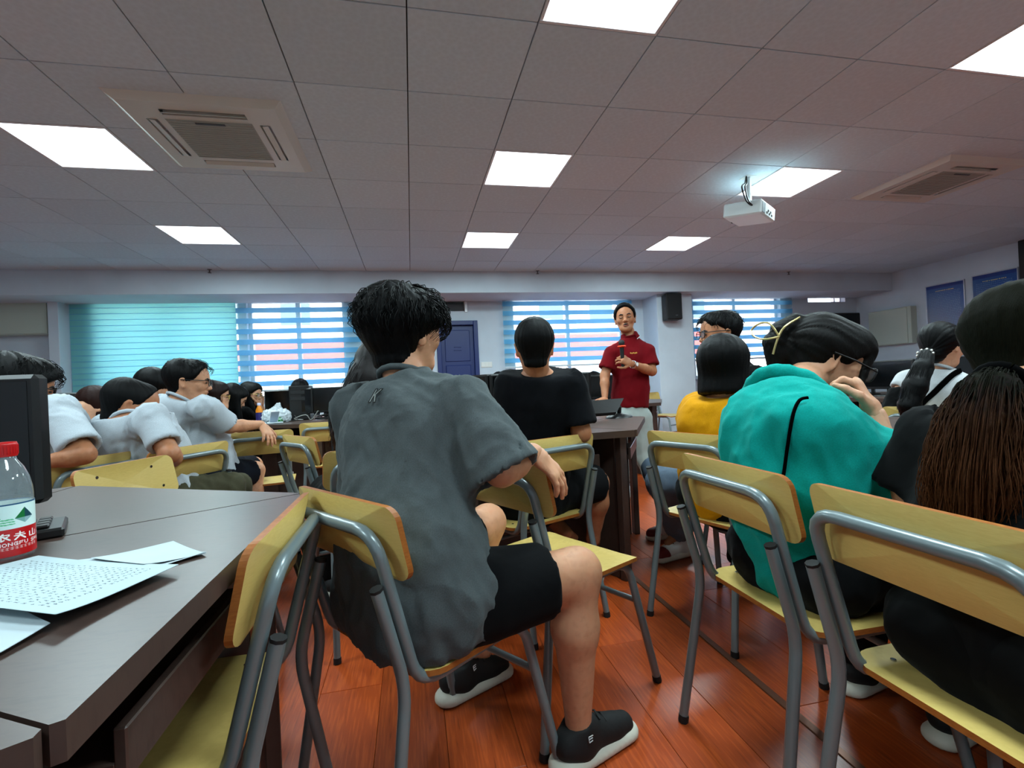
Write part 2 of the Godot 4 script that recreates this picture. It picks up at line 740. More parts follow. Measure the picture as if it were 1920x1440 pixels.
	struct("wall_right", box_mesh(Vector3(RIGHT, 0, BACK - 0.24), Vector3(RIGHT + 0.2, CEIL + 0.02, REAR + 0.2)), plaster).set_meta("label", "white plastered side wall with the blue posters")
	struct("wall_rear", box_mesh(Vector3(LEFT, 0, REAR), Vector3(RIGHT, CEIL + 0.02, REAR + 0.2)), plaster).set_meta("label", "white plastered wall facing the windows")
	struct("trim_2", box_mesh(Vector3(LEFT, 2.352, BACK), Vector3(RIGHT, CEIL + 0.02, BEAM), 0.003), plaster).set_meta("label", "white boxed beam along the top of the window wall")
	struct("trim_3", box_mesh(Vector3(3.98, 0, BACK), Vector3(4.62, 2.36, -7.12), 0.004), plaster).set_meta("label", "white pillar between the two windows under the loudspeaker")
	struct("trim_4", box_mesh(Vector3(-4.62, 0, BACK), Vector3(-4.5, 2.36, -7.35), 0.004), plaster).set_meta("label", "slim white pier beside the wide window")
	var skirt := mat("skirting", Color(0.36, 0.1, 0.06), 0.4)
	struct("baseboard_back", box_mesh(Vector3(LEFT, 0, BACK), Vector3(0.4, 0.1, BACK + 0.015), 0.003), skirt)
	struct("baseboard_right", box_mesh(Vector3(1.1, 0, BACK), Vector3(RIGHT, 0.1, BACK + 0.015), 0.003), skirt)
	struct("baseboard_pillar", box_mesh(Vector3(3.965, 0, BACK + 0.02), Vector3(4.635, 0.1, -7.105), 0.003), skirt)
	struct("baseboard_side", box_mesh(Vector3(RIGHT - 0.015, 0, BACK + 0.02), Vector3(RIGHT, 0.1, REAR), 0.003), skirt)
	# windows: frames, mullions, panes
	var alu := mat("window_frame", Color(0.85, 0.86, 0.87), 0.35, 0.2)
	var glass := mat("window_glass", Color(0.9, 0.97, 0.97, 0.06), 0.02)
	glass.transparency = BaseMaterial3D.TRANSPARENCY_ALPHA
	var n := 0
	for o in [open[0], open[1], open[4], open[5], open[6]]:
		n += 1
		var x0: float = o[0]
		var x1: float = o[1]
		var y0: float = o[2]
		var y1: float = o[3]
		var fr := Mb.new()
		var e := 0.045 if y1 - y0 > 0.4 else 0.02
		fr.box(Vector3(x0, y0, -7.78), Vector3(x1, y0 + e, -7.7), 0.004)
		fr.box(Vector3(x0, y1 - e, -7.78), Vector3(x1, y1, -7.7), 0.004)
		fr.box(Vector3(x0, y0 + e, -7.78), Vector3(x0 + e, y1 - e, -7.7), 0.004)
		fr.box(Vector3(x1 - e, y0 + e, -7.78), Vector3(x1, y1 - e, -7.7), 0.004)
		var win := struct("window_%d" % n, fr.done(), alu)
		win.set_meta("label", "aluminium framed window" if y1 - y0 > 0.4 else "small high transom window with a rosy view")
		var split: Array = [(x0 + x1) / 2] if n != 5 else [x1 - 0.14]
		for s in split:
			obj("mullion", box_mesh(Vector3(s - e * 0.7, y0 + e, -7.775), Vector3(s + e * 0.7, y1 - e, -7.705), 0.004), alu, win)
		var edges := [x0 + e] + split + [x1 - e]
		for k in edges.size() - 1:
			obj("pane", box_mesh(Vector3(edges[k] + 0.02, y0 + e, -7.745), Vector3(edges[k + 1] - 0.02, y1 - e, -7.739)), glass, win)
		if y1 - y0 > 0.4:
			obj("window_sill", box_mesh(Vector3(x0 - 0.02, y0 - 0.03, -7.7), Vector3(x1 + 0.02, y0, BACK + 0.06), 0.004), plaster, win)

func lamps() -> void:
	var frame_m := mat("lamp_frame", Color(0.85, 0.86, 0.87), 0.4)
	var glow := mat("lamp_panel_light", Color(1, 1, 1), 0.5)
	glow.emission_enabled = true
	glow.emission = Color(0.94, 0.97, 1.0)
	glow.emission_energy_multiplier = 3.0
	var fm := Mb.new()
	for s in [-1, 1]:
		fm.box(Vector3(-0.297, -0.006, s * 0.29 - 0.008), Vector3(0.297, 0.012, s * 0.29 + 0.008), 0.001)
		fm.box(Vector3(s * 0.29 - 0.008, -0.006, -0.28), Vector3(s * 0.29 + 0.008, 0.012, 0.28), 0.001)
	var frame := fm.done()
	var panel := box_mesh(Vector3(-0.281, -0.002, -0.281), Vector3(0.281, 0.008, 0.281))
	for r in [-4, -1, 2, 5]:
		for c in [-4, 1, 5]:
			var p := Vector3(GX + 0.6 * c + 0.3, CEIL, GZ - 0.6 * r - 0.3)
			var where: String = {5: "closest to the window beam", 2: "second from the window beam", -1: "third from the window beam", -4: "fourth from the window beam"}[r]
			var side: String = {-4: "air conditioner line", 1: "middle line", 5: "projector line"}[c]
			var o := thing("ceiling_lamp", "square white LED panel in the %s, %s" % [side, where], "lamp", p, 0.0, "LED ceiling panels")
			obj("frame", frame, frame_m, o)
			obj("lamp_diffuser", panel, glow, o)
			var l := AreaLight3D.new()
			l.name = "panel_light"
			l.area_size = Vector2(0.55, 0.55)
			l.light_energy = LAMP
			l.light_color = Color(0.86, 0.97, 0.99)
			l.shadow_enabled = true
			l.position = Vector3(0, -0.012, 0)
			l.rotation_degrees.x = -90
			l.set("area_range", 30.0)
			o.add_child(l)

const LAMP := 2.6
# ---------------------------------------------------------------- on the walls and the ceiling
func blind(x0: float, x1: float, y0: float, closed: bool, label: String, shift: float) -> void:
	var band_m := mat("blind_band", Color(0.44, 0.74, 0.88), 0.8)
	band_m.backlight_enabled = true
	band_m.backlight = Color(0.75, 0.92, 1.0)
	var sheer_m := mat("blind_sheer", Color(0.62, 0.84, 0.9, 0.2), 0.9)
	sheer_m.transparency = BaseMaterial3D.TRANSPARENCY_ALPHA
	var teal_m := mat("blind_teal", Color(0.56, 0.8, 0.8), 0.8)
	teal_m.backlight_enabled = true
	teal_m.backlight = Color(0.8, 1.0, 1.0)
	var o := thing("zebra_blind", label, "blind", Vector3((x0 + x1) / 2, y0, -7.53), 0.0, "zebra roller blinds in the windows")
	var hw := (x1 - x0) / 2
	var top := 2.46 - y0
	obj("head_rail", box_mesh(Vector3(-hw, top - 0.07, -0.04), Vector3(hw, top, 0.04), 0.008), mat("blind_rail", Color(0.62, 0.8, 0.82), 0.4), o)
	obj("bottom_rail", box_mesh(Vector3(-hw, 0, -0.008), Vector3(hw, 0.03, 0.008), 0.005), mat("blind_bar", Color(0.75, 0.8, 0.83), 0.4), o)
	var cloth_h := top - 0.1
	if closed:
		var y := 0.03
		while y < top - 0.07:
			var e := minf(y + 0.079, top - 0.07)
			obj("band", box_mesh(Vector3(-hw, y, -0.0015), Vector3(hw, e, 0.0005)), teal_m, o)
			obj("band_fold", box_mesh(Vector3(-hw, y - 0.003, 0.001), Vector3(hw, y + 0.004, 0.0025)), band_m, o)
			y += 0.081
	else:
		obj("sheer", box_mesh(Vector3(-hw, 0.03, -0.004), Vector3(hw, cloth_h + 0.04, -0.0035)), sheer_m, o)
		var y := 0.03 + shift
		while y < top - 0.07:
			obj("band", box_mesh(Vector3(-hw, y, -0.001), Vector3(hw, minf(y + 0.074, top - 0.07), 0.001)), band_m, o)
			y += 0.153

func air_conditioner(pos: Vector3, label: String) -> void:
	var shell := mat("aircon_shell", Color(0.78, 0.79, 0.76), 0.45)
	var grey := mat("aircon_grille", Color(0.62, 0.65, 0.62), 0.6)
	var o := thing("ceiling_air_conditioner", label, "air conditioner", pos)
	var b := Mb.new()
	b.flat = true
	var s := 0.455
	for k in 4:                                  # a shallow sloping rim and a flat face with a hole for the grille
		var t := Transform3D(Basis(Vector3.UP, PI / 2 * k), Vector3.ZERO)
		b.quad(t * Vector3(-s, 0, -s), t * Vector3(s, 0, -s), t * Vector3(s - 0.05, -0.035, -s + 0.05), t * Vector3(-s + 0.05, -0.035, -s + 0.05), t * Vector3(0, 0.1, 0))
		var e := s - 0.05                            # the face round a real air slot
		var y := -0.035
		var above := t * Vector3(0, 0.5, -0.3)
		for q in [[[-e, -e], [e, -e], [0.335, -0.335], [-0.335, -0.335]], [[-0.335, -0.335], [-0.225, -0.335], [-0.225, -0.275], [-0.275, -0.275]], [[0.225, -0.335], [0.335, -0.335], [0.275, -0.275], [0.225, -0.275]], [[-0.275, -0.275], [0.275, -0.275], [0.235, -0.235], [-0.235, -0.235]]]:
			b.quad(t * Vector3(q[0][0], y, q[0][1]), t * Vector3(q[1][0], y, q[1][1]), t * Vector3(q[2][0], y, q[2][1]), t * Vector3(q[3][0], y, q[3][1]), above)
		var a := Vector3(-0.225, y, -0.335)
		var c := Vector3(0.225, 0.0, -0.275)
		var out := t * Vector3(0, -1.0, -0.305)
		b.quad(t * Vector3(a.x, c.y, a.z), t * Vector3(c.x, c.y, a.z), t * Vector3(c.x, c.y, c.z), t * Vector3(a.x, c.y, c.z), t * Vector3(0, 0.5, -0.305))
		b.quad(t * Vector3(a.x, a.y, a.z), t * Vector3(c.x, a.y, a.z), t * Vector3(c.x, c.y, a.z), t * Vector3(a.x, c.y, a.z), t * Vector3(0, -0.02, -0.6))
		b.quad(t * Vector3(a.x, a.y, c.z), t * Vector3(c.x, a.y, c.z), t * Vector3(c.x, c.y, c.z), t * Vector3(a.x, c.y, c.z), t * Vector3(0, -0.02, 0.2))
	obj("panel", b.done(), shell, o)
	obj("grille", box_mesh(Vector3(-0.235, -0.038, -0.235), Vector3(0.235, -0.03, 0.235), 0.003), grey, o)
	for k in 18:
		obj("grille_slat", box_mesh(Vector3(-0.228, -0.0415, -0.222 + 0.026 * k), Vector3(0.228, -0.0375, -0.215 + 0.026 * k)), grey, o)
	var badge := obj("badge", box_mesh(Vector3(-0.08, -0.045, 0.205), Vector3(0.08, -0.041, 0.222)), mat("badge_dark", Color(0.2, 0.21, 0.22), 0.5), o)
	badge.set_meta("label", "dark maker's badge")
	for k in 4:
		var t := Transform3D(Basis(Vector3.UP, PI / 2 * k), Vector3.ZERO)
		var v := Mb.new()
		v.box(Vector3(-0.22, -0.004, -0.017), Vector3(0.22, 0.0, 0.017), 0.003, t * Transform3D(Basis(Vector3.RIGHT, -0.5 if k % 2 == 0 else 0.15), Vector3(0, -0.036, -0.305)))
		obj("louvre", v.done(), shell, o)

func wall_things() -> void:
	blind(-4.48, -2.43, 1.05, true, "closed turquoise roller blind in the left half of the wide window", 0.0)
	blind(-2.43, -0.72, 1.05, false, "blue striped blind with open gaps beside the closed turquoise one", 0.05)
	blind(1.49, 3.74, 1.25, false, "blue striped blind in the window between the blue door and the pillar", 0.06)
	blind(4.86, 6.94, 1.25, false, "blue striped blind in the window beyond the loudspeaker pillar", 0.03)
	air_conditioner(Vector3(-1.107, CEIL, -3.36), "square white ceiling cassette air conditioner above the pupils in white shirts")
	air_conditioner(Vector3(4.75, CEIL, -3.43), "square white ceiling cassette air conditioner beyond the projector")
	# blue door
	var blue := mat("door_paint", Color(0.04, 0.13, 0.38), 0.45)
	var d := Mb.new()
	d.box(Vector3(0.42, 0, BACK - 0.2), Vector3(0.49, 2.045, BACK + 0.03), 0.006)
	d.box(Vector3(1.01, 0, BACK - 0.2), Vector3(1.08, 2.045, BACK + 0.03), 0.006)
	d.box(Vector3(0.49, 1.975, BACK - 0.2), Vector3(1.01, 2.045, BACK + 0.03), 0.006)
	var door := struct("door_1", d.done(), blue)
	door.set_meta("label", "dark blue steel security door with pressed panels")
	obj("door_leaf", box_mesh(Vector3(0.49, 0.01, BACK - 0.09), Vector3(1.01, 1.975, BACK - 0.04), 0.004), blue, door)
	for p in [[0.55, 0.95, 1.4, 1.9], [0.55, 0.95, 1.02, 1.34], [0.55, 0.73, 0.15, 0.94], [0.77, 0.95, 0.15, 0.94]]:
		var m := Mb.new()
		m.box(Vector3(p[0], p[2], BACK - 0.045), Vector3(p[1], p[3], BACK - 0.028), 0.012)
		obj("door_panel", m.done(), blue, door)
	for k in 2:
		obj("door_ornament", box_mesh(Vector3(0.69, 1.62 - 0.05 * k, BACK - 0.03), Vector3(0.81, 1.632 - 0.05 * k, BACK - 0.022), 0.003), blue, door)
	obj("door_handle", box_mesh(Vector3(0.94, 0.98, BACK - 0.04), Vector3(0.97, 1.12, BACK), 0.006), mat("chrome", Color(0.75, 0.76, 0.78), 0.2, 1.0), door)
	# an unlit corridor behind the door, seen through the transom above it
	var cor := Mb.new()
	for q in [[Vector3(-0.4, -0.1, -1.7), Vector3(1.9, 0, -0.24)], [Vector3(-0.4, 2.62, -1.7), Vector3(1.9, 2.72, -0.24)], [Vector3(-0.5, -0.1, -1.7), Vector3(-0.4, 2.72, -0.24)], [Vector3(1.5, -0.1, -1.7), Vector3(1.6, 2.72, -0.24)], [Vector3(-0.5, -0.1, -1.8), Vector3(1.6, 2.72, -1.7)]]:
		cor.box(Vector3(q[0].x, q[0].y, BACK + q[0].z), Vector3(minf(q[1].x, 1.6), q[1].y, BACK + q[1].z))
	struct("wall_corridor", cor.done(), mats["plaster"]).set_meta("label", "walls of the unlit corridor behind the blue door")
	var tr := thing("transom_window", "dark transom window with a pale frame above the blue door", "window", Vector3(0.64, 2.2, BACK - 0.1))
	obj("pane", box_mesh(Vector3(-0.29, 0, -0.01), Vector3(0.245, 0.26, -0.005)), mats["window_glass"], tr)
	obj("frame", box_mesh(Vector3(0.245, -0.02, 0), Vector3(0.29, 0.26, 0.12), 0.004), mat("window_frame", Color.WHITE), tr)
	# light switch
	var sw := thing("light_switch", "white wall switch plate with three rockers beside the blue door", "switch", Vector3(1.2, 1.33, BACK))
	obj("plate", box_mesh(Vector3(-0.09, -0.045, 0), Vector3(0.09, 0.045, 0.008), 0.003), mat("switch_plastic", Color(0.88, 0.88, 0.86), 0.35), sw)
	for k in 3:
		obj("rocker", box_mesh(Vector3(-0.08 + 0.055 * k, -0.034, 0.007), Vector3(-0.03 + 0.055 * k, 0.034, 0.0115), 0.002), mat("switch_plastic", Color.WHITE), sw)
	# loudspeaker on the pillar
	var sp := thing("loudspeaker", "black box loudspeaker mounted high on the white pillar", "loudspeaker", Vector3(4.17, 2.12, -6.98), -0.12)
	var black := mat("speaker_black", Color(0.025, 0.027, 0.035), 0.55)
	obj("cabinet", box_mesh(Vector3(-0.13, -0.21, -0.1), Vector3(0.13, 0.21, 0.09), 0.012), black, sp)
	obj("grille", box_mesh(Vector3(-0.118, -0.198, 0.088), Vector3(0.118, 0.198, 0.097), 0.006), mat("speaker_grille", Color(0.03, 0.033, 0.042), 0.8), sp)
	obj("badge", box_mesh(Vector3(0.01, -0.15, 0.096), Vector3(0.05, -0.14, 0.099)), mat("badge_grey", Color(0.3, 0.31, 0.33), 0.4), sp)
	obj("bracket", box_mesh(Vector3(-0.03, -0.05, -0.16), Vector3(0.03, 0.05, -0.1)), black, sp)
	# boxes on the walls
	var cream := mat("cabinet_cream", Color(0.72, 0.75, 0.7), 0.6)
	var c1 := thing("wall_cabinet", "cream wall box under the beam beside the turquoise blind", "cabinet", Vector3(-5.12, 2.18, BACK))
	obj("body", box_mesh(Vector3(-0.46, -0.24, 0), Vector3(0.46, 0.2, 0.17), 0.006), cream, c1)
	obj("door", box_mesh(Vector3(-0.45, -0.23, 0.17), Vector3(0.45, 0.19, 0.185), 0.004), cream, c1)
	var c2 := thing("wall_cabinet", "grey wall box on the side wall between the television and the posters", "cabinet", Vector3(RIGHT, 1.7, -6.85))
	obj("body", box_mesh(Vector3(-0.13, -0.32, -0.4), Vector3(0, 0.31, 0.36), 0.006), cream, c2)
	obj("door", box_mesh(Vector3(-0.145, -0.31, -0.39), Vector3(-0.13, 0.3, 0.3), 0.004), cream, c2)
	# television in the corner
	var tv := thing("television", "black flat television on the window wall below the small transom window", "television", Vector3(8.12, 1.75, BACK + 0.06))
	obj("case", box_mesh(Vector3(-0.53, -0.31, -0.05), Vector3(0.53, 0.31, 0.0), 0.01), mat("tv_case", Color(0.012, 0.012, 0.015), 0.4), tv)
	obj("screen", box_mesh(Vector3(-0.515, -0.29, 0.0), Vector3(0.515, 0.295, 0.004), 0.002), mat("tv_screen", Color(0.01, 0.013, 0.02), 0.12), tv)
	# posters
	poster(Vector3(RIGHT, 1.86, -6.04), 0.56, 0.86, "blue notice poster on the side wall next to the grey wall box", 1)
	poster(Vector3(RIGHT, 1.86, -5.37), 0.56, 0.9, "blue notice poster on the side wall next to the black screen case", 2)
	var sc := thing("screen_case", "black vertical case edge hanging on the side wall beside the blue posters", "screen", Vector3(RIGHT - 0.06, 2.0, -4.97))
	obj("case", box_mesh(Vector3(-0.05, -0.55, -0.05), Vector3(0.05, 0.66, 0.05), 0.008), black, sc)
	obj("screen_edge", box_mesh(Vector3(-0.02, -0.55, 0.05), Vector3(0.0, 0.6, 1.7)), mat("screen_black", Color(0.03, 0.03, 0.03), 0.7), sc)
	# sprinklers
	var i := 0
	for p in [[398, 512, "between the air conditioner and the turquoise blind"], [1006, 513, "above the window beside the blue door"], [1475, 514, "above the window beyond the loudspeaker"]]:
		var q := at_y(p[0], p[1], CEIL - 0.03)
		q.z = BEAM + 0.05
		var s := thing("sprinkler_head", "small metal sprinkler head at the beam %s" % p[2], "sprinkler", Vector3(q.x, CEIL, q.z), 0.0, "sprinkler heads along the beam")
		var m := Mb.new()
		m.lathe([Vector2(0.001, -0.05), Vector2(0.022, -0.05), Vector2(0.022, -0.046), Vector2(0.008, -0.04), Vector2(0.01, -0.012), Vector2(0.03, -0.006), Vector2(0.03, 0.0)], 12)
		obj("head", m.done(), mat("sprinkler_metal", Color(0.4, 0.4, 0.42), 0.35, 0.8), s)
		i += 1
	projector()

func poster(pos: Vector3, wid: float, hgt: float, label: String, sd: int) -> void:
	var o := thing("wall_poster", label, "poster", pos, -PI / 2, "blue posters on the side wall")
	var img := Image.create(256, 384, false, Image.FORMAT_RGB8)
	for y in 384:
		for x in 256:
			img.set_pixel(x, y, Color(0.06, 0.2, 0.5) if y < 26 else Color(0.1, 0.3, 0.58).lerp(Color(0.34, 0.42, 0.52), clampf((y - 26) / 300.0 + (0.5 - x / 256.0) * 0.5, 0, 1)))
	var rng := RandomNumberGenerator.new()
	rng.seed = sd
	for line in 26:
		var x := 22
		while x < 225:
			var w := rng.randi_range(4, 9)
			if line > 0 or (x > 60 and x < 190):
				img.fill_rect(Rect2i(x, 44 + line * 12, w, 5), Color(0.32, 0.48, 0.66) if line else Color(0.85, 0.8, 0.5))
			x += w + rng.randi_range(2, 5)
	img.fill_rect(Rect2i(0, 0, 256, 4), Color(0.05, 0.14, 0.45))
	var m := mat("poster_print_%d" % sd, Color.WHITE, 0.25)
	m.albedo_texture = ImageTexture.create_from_image(img)
	var q := Mb.new()
	q.quad(Vector3(-wid / 2, -hgt / 2, 0.016), Vector3(-wid / 2, hgt / 2, 0.016), Vector3(wid / 2, hgt / 2, 0.016), Vector3(wid / 2, -hgt / 2, 0.016), Vector3(0, 0, -1))
	for v in q.v:
		q.uv.append(Vector2(v.x / wid + 0.5, 0.5 - v.y / hgt))
	obj("print", q.done(), m, o)
	obj("board", box_mesh(Vector3(-wid / 2, -hgt / 2, 0.002), Vector3(wid / 2, hgt / 2, 0.0155), 0.002), mat("poster_back", Color(0.75, 0.78, 0.82), 0.5), o)
	var f := Mb.new()
	for s in [-1, 1]:
		f.box(Vector3(-wid / 2 - 0.008, s * hgt / 2 - 0.008, 0.0), Vector3(wid / 2 + 0.008, s * hgt / 2 + 0.008, 0.022), 0.003)
		f.box(Vector3(s * wid / 2 - 0.008, -hgt / 2, 0.0), Vector3(s * wid / 2 + 0.008, hgt / 2, 0.022), 0.003)
	obj("frame", f.done(), mat("poster_frame", Color(0.7, 0.73, 0.78), 0.3, 0.5), o)

func projector() -> void:
	var white := mat("projector_white", Color(0.8, 0.83, 0.83), 0.4)
	var grey := mat("projector_grey", Color(0.42, 0.46, 0.48), 0.5)
	var black := mat("projector_port", Color(0.04, 0.04, 0.05), 0.5)
	var top := at_y(1402, 332, CEIL)
	var o := thing("ceiling_projector", "white ceiling projector with black cables under the lamp row", "projector", Vector3(top.x, CEIL, top.z), 0.0)
	var dep := -(view.inverse() * (top - EYE)).z
	var drop := at(1398, 400, dep).y - CEIL
	obj("ceiling_plate", box_mesh(Vector3(-0.05, -0.006, -0.05), Vector3(0.05, 0.0, 0.05), 0.002), white, o)
	obj("pole", tube_mesh([Vector3(0, 0, 0), Vector3(0, drop + 0.03, 0)], 0.022, 14), white, o)
	var body := Node3D.new()
	body.name = "body"
	o.add_child(body)
	body.position = Vector3(0.0, drop, 0.0)
	body.rotation = Vector3(0.12, 0.62, 0.03)
	obj("shell", box_mesh(Vector3(-0.2, -0.06, -0.15), Vector3(0.2, 0.055, 0.15), 0.012), white, body)
	obj("bracket", box_mesh(Vector3(-0.06, 0.055, -0.05), Vector3(0.06, 0.08, 0.05), 0.005), white, body)
	for k in 6:
		var m := Mb.new()
		m.box(Vector3(0.198, -0.04 + 0.014 * k, -0.11), Vector3(0.203, -0.032 + 0.014 * k, 0.1))
		obj("vent_slat", m.done(), grey, body)
	for k in 5:
		obj("port", box_mesh(Vector3(-0.06 + 0.035 * k, -0.035 + 0.02 * (k % 2), 0.148), Vector3(-0.035 + 0.035 * k, -0.02 + 0.02 * (k % 2), 0.154)), black, body)
	obj("speaker_grille", box_mesh(Vector3(-0.185, -0.045, 0.148), Vector3(-0.1, 0.04, 0.153), 0.002), grey, body)
	obj("lens", tube_mesh([Vector3(0.1, 0, -0.15), Vector3(0.1, 0, -0.175)], 0.045, 16), black, body)
	for k in 2:
		var cab := spline([Vector3(-0.03, 0, 0.02), Vector3(-0.06 - 0.02 * k, -0.08, 0.06), Vector3(-0.16 - 0.03 * k, -0.16, 0.16), Vector3(-0.17, drop + 0.03, 0.2 - 0.02 * k), Vector3(-0.1, drop - 0.01, 0.17), Vector3(-0.07 + 0.03 * k, drop - 0.02, 0.14)])
		obj("cable", tube_mesh(cab, 0.006, 6), black, o)

# ---------------------------------------------------------------- across the yard
func outside() -> void:
	var ground := struct("ground", box_mesh(Vector3(-40, -0.3, -60), Vector3(40, -0.1, BACK - 0.3)), mat("yard", Color(0.6, 0.58, 0.55), 0.9))
	ground.set_meta("label", "pale paved yard outside the windows")
	var white := mat("facade_white", Color(0.9, 0.89, 0.86), 0.8)
	var rosy := mat("facade_red", Color(0.74, 0.3, 0.26), 0.8)
	var pane := mat("facade_glass", Color(0.35, 0.42, 0.47), 0.15)
	var n := 0
	for spec in [[-14.0, 0.5, "beyond the wide window"], [2.5, 13.5, "beyond the right hand windows"]]:
		var w: float = spec[1] - spec[0]
		var o := thing("far_building", "sunlit white and rosy building %s" % spec[2], "building", Vector3((spec[0] + spec[1]) / 2, 0, -19.0))
		obj("wall", box_mesh(Vector3(-w / 2, 0, -4), Vector3(w / 2, 9, 0), 0.02), white, o)
		for f in 3:
			obj("red_band", box_mesh(Vector3(-w / 2, 1.95 + 3 * f, 0), Vector3(w / 2, 3.0 + 3 * f, 0.06), 0.01), rosy, o)
			for k in int(w / 2.2):
				var x := -w / 2 + 1.1 + 2.2 * k
				var win := obj("window", box_mesh(Vector3(x - 0.6, 0.5 + 3 * f, -0.02), Vector3(x + 0.6, 1.6 + 3 * f, 0.03), 0.01), white, o)
				obj("pane", box_mesh(Vector3(x - 0.52, 0.58 + 3 * f, 0.03), Vector3(x + 0.52, 1.52 + 3 * f, 0.04)), pane, win)
		n += 1

# ---------------------------------------------------------------- hexagonal computer tables
var tops := []

func hex_table(c: Vector3, label: String, turn := 30.0) -> Node3D:
	var lam: Material = mats["table_top"]
	var edge: Material = mats["table_top"]
	var side: Material = mats["table_top"]
	var o := thing("hexagonal_table", label, "table", c, deg_to_rad(turn))
	var rad := 0.83
	for k in 6:
		var a0 := deg_to_rad(-30 + 60 * k)
		var a1 := deg_to_rad(30 + 60 * k)
		var am := deg_to_rad(60 * k)
		var g := 0.0018
		var p0 := Vector2(cos(a0), sin(a0))
		var p1 := Vector2(cos(a1), sin(a1))
		var push := Vector2(cos(am), sin(am)) * g
		var q := PackedVector2Array([p0 * 0.2 + push * 2, p0 * (rad - 0.012) + push * 2, p0.lerp(p1, 0.012) * rad + push, p1.lerp(p0, 0.012) * rad + push, p1 * (rad - 0.012) + push * 2, p1 * 0.2 + push * 2])
		# keep a fine seam between neighbouring tops
		var s := PackedVector2Array()
		for v in q:
			s.append(v + (Vector2(cos(am), sin(am)) * 0.3 - v).normalized() * g)
		var m := Mb.new()
		m.prism(s, 0.737, 0.74)
		obj("table_top", m.done(), lam, o)
		var m2 := Mb.new()
		m2.prism(s, 0.708, 0.737)
		obj("top_edge", m2.done(), edge, o)
		var d := Vector3(p0.x, 0, p0.y)
		var pan := Mb.new()
		pan.bar(d * 0.3 + Vector3(0, 0.354, 0), d * 0.7 + Vector3(0, 0.354, 0), 0.018, 0.706, 0.002)
		obj("divider_panel", pan.done(), side, o)
		var n := Vector3(cos(am), 0, sin(am))
		var tn := Vector3(-n.z, 0, n.x)
		var tray := Mb.new()
		tray.bar(n * 0.56 - tn * 0.24 + Vector3(0, 0.585, 0), n * 0.56 + tn * 0.24 + Vector3(0, 0.585, 0), 0.2, 0.016, 0.002)
		obj("keyboard_tray", tray.done(), side, o)
		var lip := Mb.new()
		lip.bar(n * 0.665 - tn * 0.24 + Vector3(0, 0.6, 0), n * 0.665 + tn * 0.24 + Vector3(0, 0.6, 0), 0.014, 0.06, 0.002)
		obj("tray_front", lip.done(), edge, o)
		var mod := Mb.new()
		mod.bar(n * 0.45 - tn * 0.25 + Vector3(0, 0.3, 0), n * 0.45 + tn * 0.25 + Vector3(0, 0.3, 0), 0.016, 0.58, 0.002)
		obj("modesty_panel", mod.done(), side, o)
		var post := Mb.new()
		post.bar(d * 0.715 + Vector3(0, 0.354, 0), d * 0.75 + Vector3(0, 0.354, 0), 0.05, 0.706, 0.003)
		obj("end_post", post.done(), edge, o)
	var hub := Mb.new()
	var hexa := PackedVector2Array()
	for k in 6:
		hexa.append(Vector2(cos(deg_to_rad(-30 + 60 * k)), sin(deg_to_rad(-30 + 60 * k))) * 0.19)
	hub.prism(hexa, 0.0, 0.735)
	obj("hub", hub.done(), side, o)
	return o

func hex_point(c: Vector3, ang: float, r: float, y := 0.74) -> Vector3:
	return c + Vector3(cos(deg_to_rad(ang)) * r, y, sin(deg_to_rad(ang)) * r)

var table_a := Vector3(-0.99, 0, -0.835)
var table_b := Vector3(0.625, 0, -2.82)
var table_c := Vector3(-0.78, 0, -4.97)
var table_d := Vector3(2.2, 0, -1.1)
var table_e := Vector3(-2.6, 0, -3.9)
var table_f := Vector3(2.0, 0, -5.05)
var table_g := Vector3(4.35, 0, -3.3)

func tables() -> void:
	var lam := wood("table_top", [Color(0.225, 0.17, 0.15), Color(0.275, 0.21, 0.185), Color(0.25, 0.19, 0.17)], 0.36, Vector3(2, 2, 9), 61, 0.5)
	hex_table(table_a, "dark hexagonal computer table with the water bottle and printed sheets", 0.0)
	hex_table(table_b, "dark hexagonal computer table the teacher leans on")
	hex_table(table_c, "dark hexagonal computer table of the three long haired girls by the wide window", 0.0)
	hex_table(table_d, "dark hexagonal computer table in front of the girl in the turquoise shirt", 0.0)
	hex_table(table_e, "dark hexagonal computer table behind the pupils in white shirts")
	hex_table(table_f, "dark hexagonal computer table under the window beside the blue door")
	hex_table(table_g, "dark hexagonal computer table by the side wall with the grey wall box", 0.0)

# ---------------------------------------------------------------- plywood chairs
func panel_pair(outline: Callable, shape: Callable, thick: float, ply: Material, edge: Material, called: String, parent: Node) -> void:
	# a bent plywood sheet: two faces and a separate edge band; outline gives points in u, v, shape bends them into space
	var pts: Array = outline.call()
	var n := pts.size()
	var face := Mb.new()
	face.flat = false
	var band := Mb.new()
	var c := Vector2()
	for p in pts:
		c += p / n
	for side in 2:
		var s := face.v.size()
		var rings := 5
		for r in rings:
			for p in pts:
				face.v.append(shape.call(c.lerp(p, (r + 1.0) / rings), side * thick))
		face.v.append(shape.call(c, side * thick))
		var cc := face.v.size() - 1
		for r in rings:
			for j in n:
				var j1 := (j + 1) % n
				var tris: Array
				if r == 0:
					tris = [cc, s + j, s + j1]
				else:
					var a := s + (r - 1) * n
					var b := s + r * n
					tris = [a + j, b + j, b + j1, a + j, b + j1, a + j1]
				if side == 1:
					tris.reverse()
				face.i.append_array(PackedInt32Array(tris))
	for j in n:
		var p: Vector2 = pts[j]
		var q: Vector2 = pts[(j + 1) % n]
		band.quad(shape.call(p, 0.0), shape.call(q, 0.0), shape.call(q, thick), shape.call(p, thick), shape.call(c, thick / 2))
	var f := obj(called, face.done(), ply, parent)
	obj("edge_band", band.done(), edge, f)

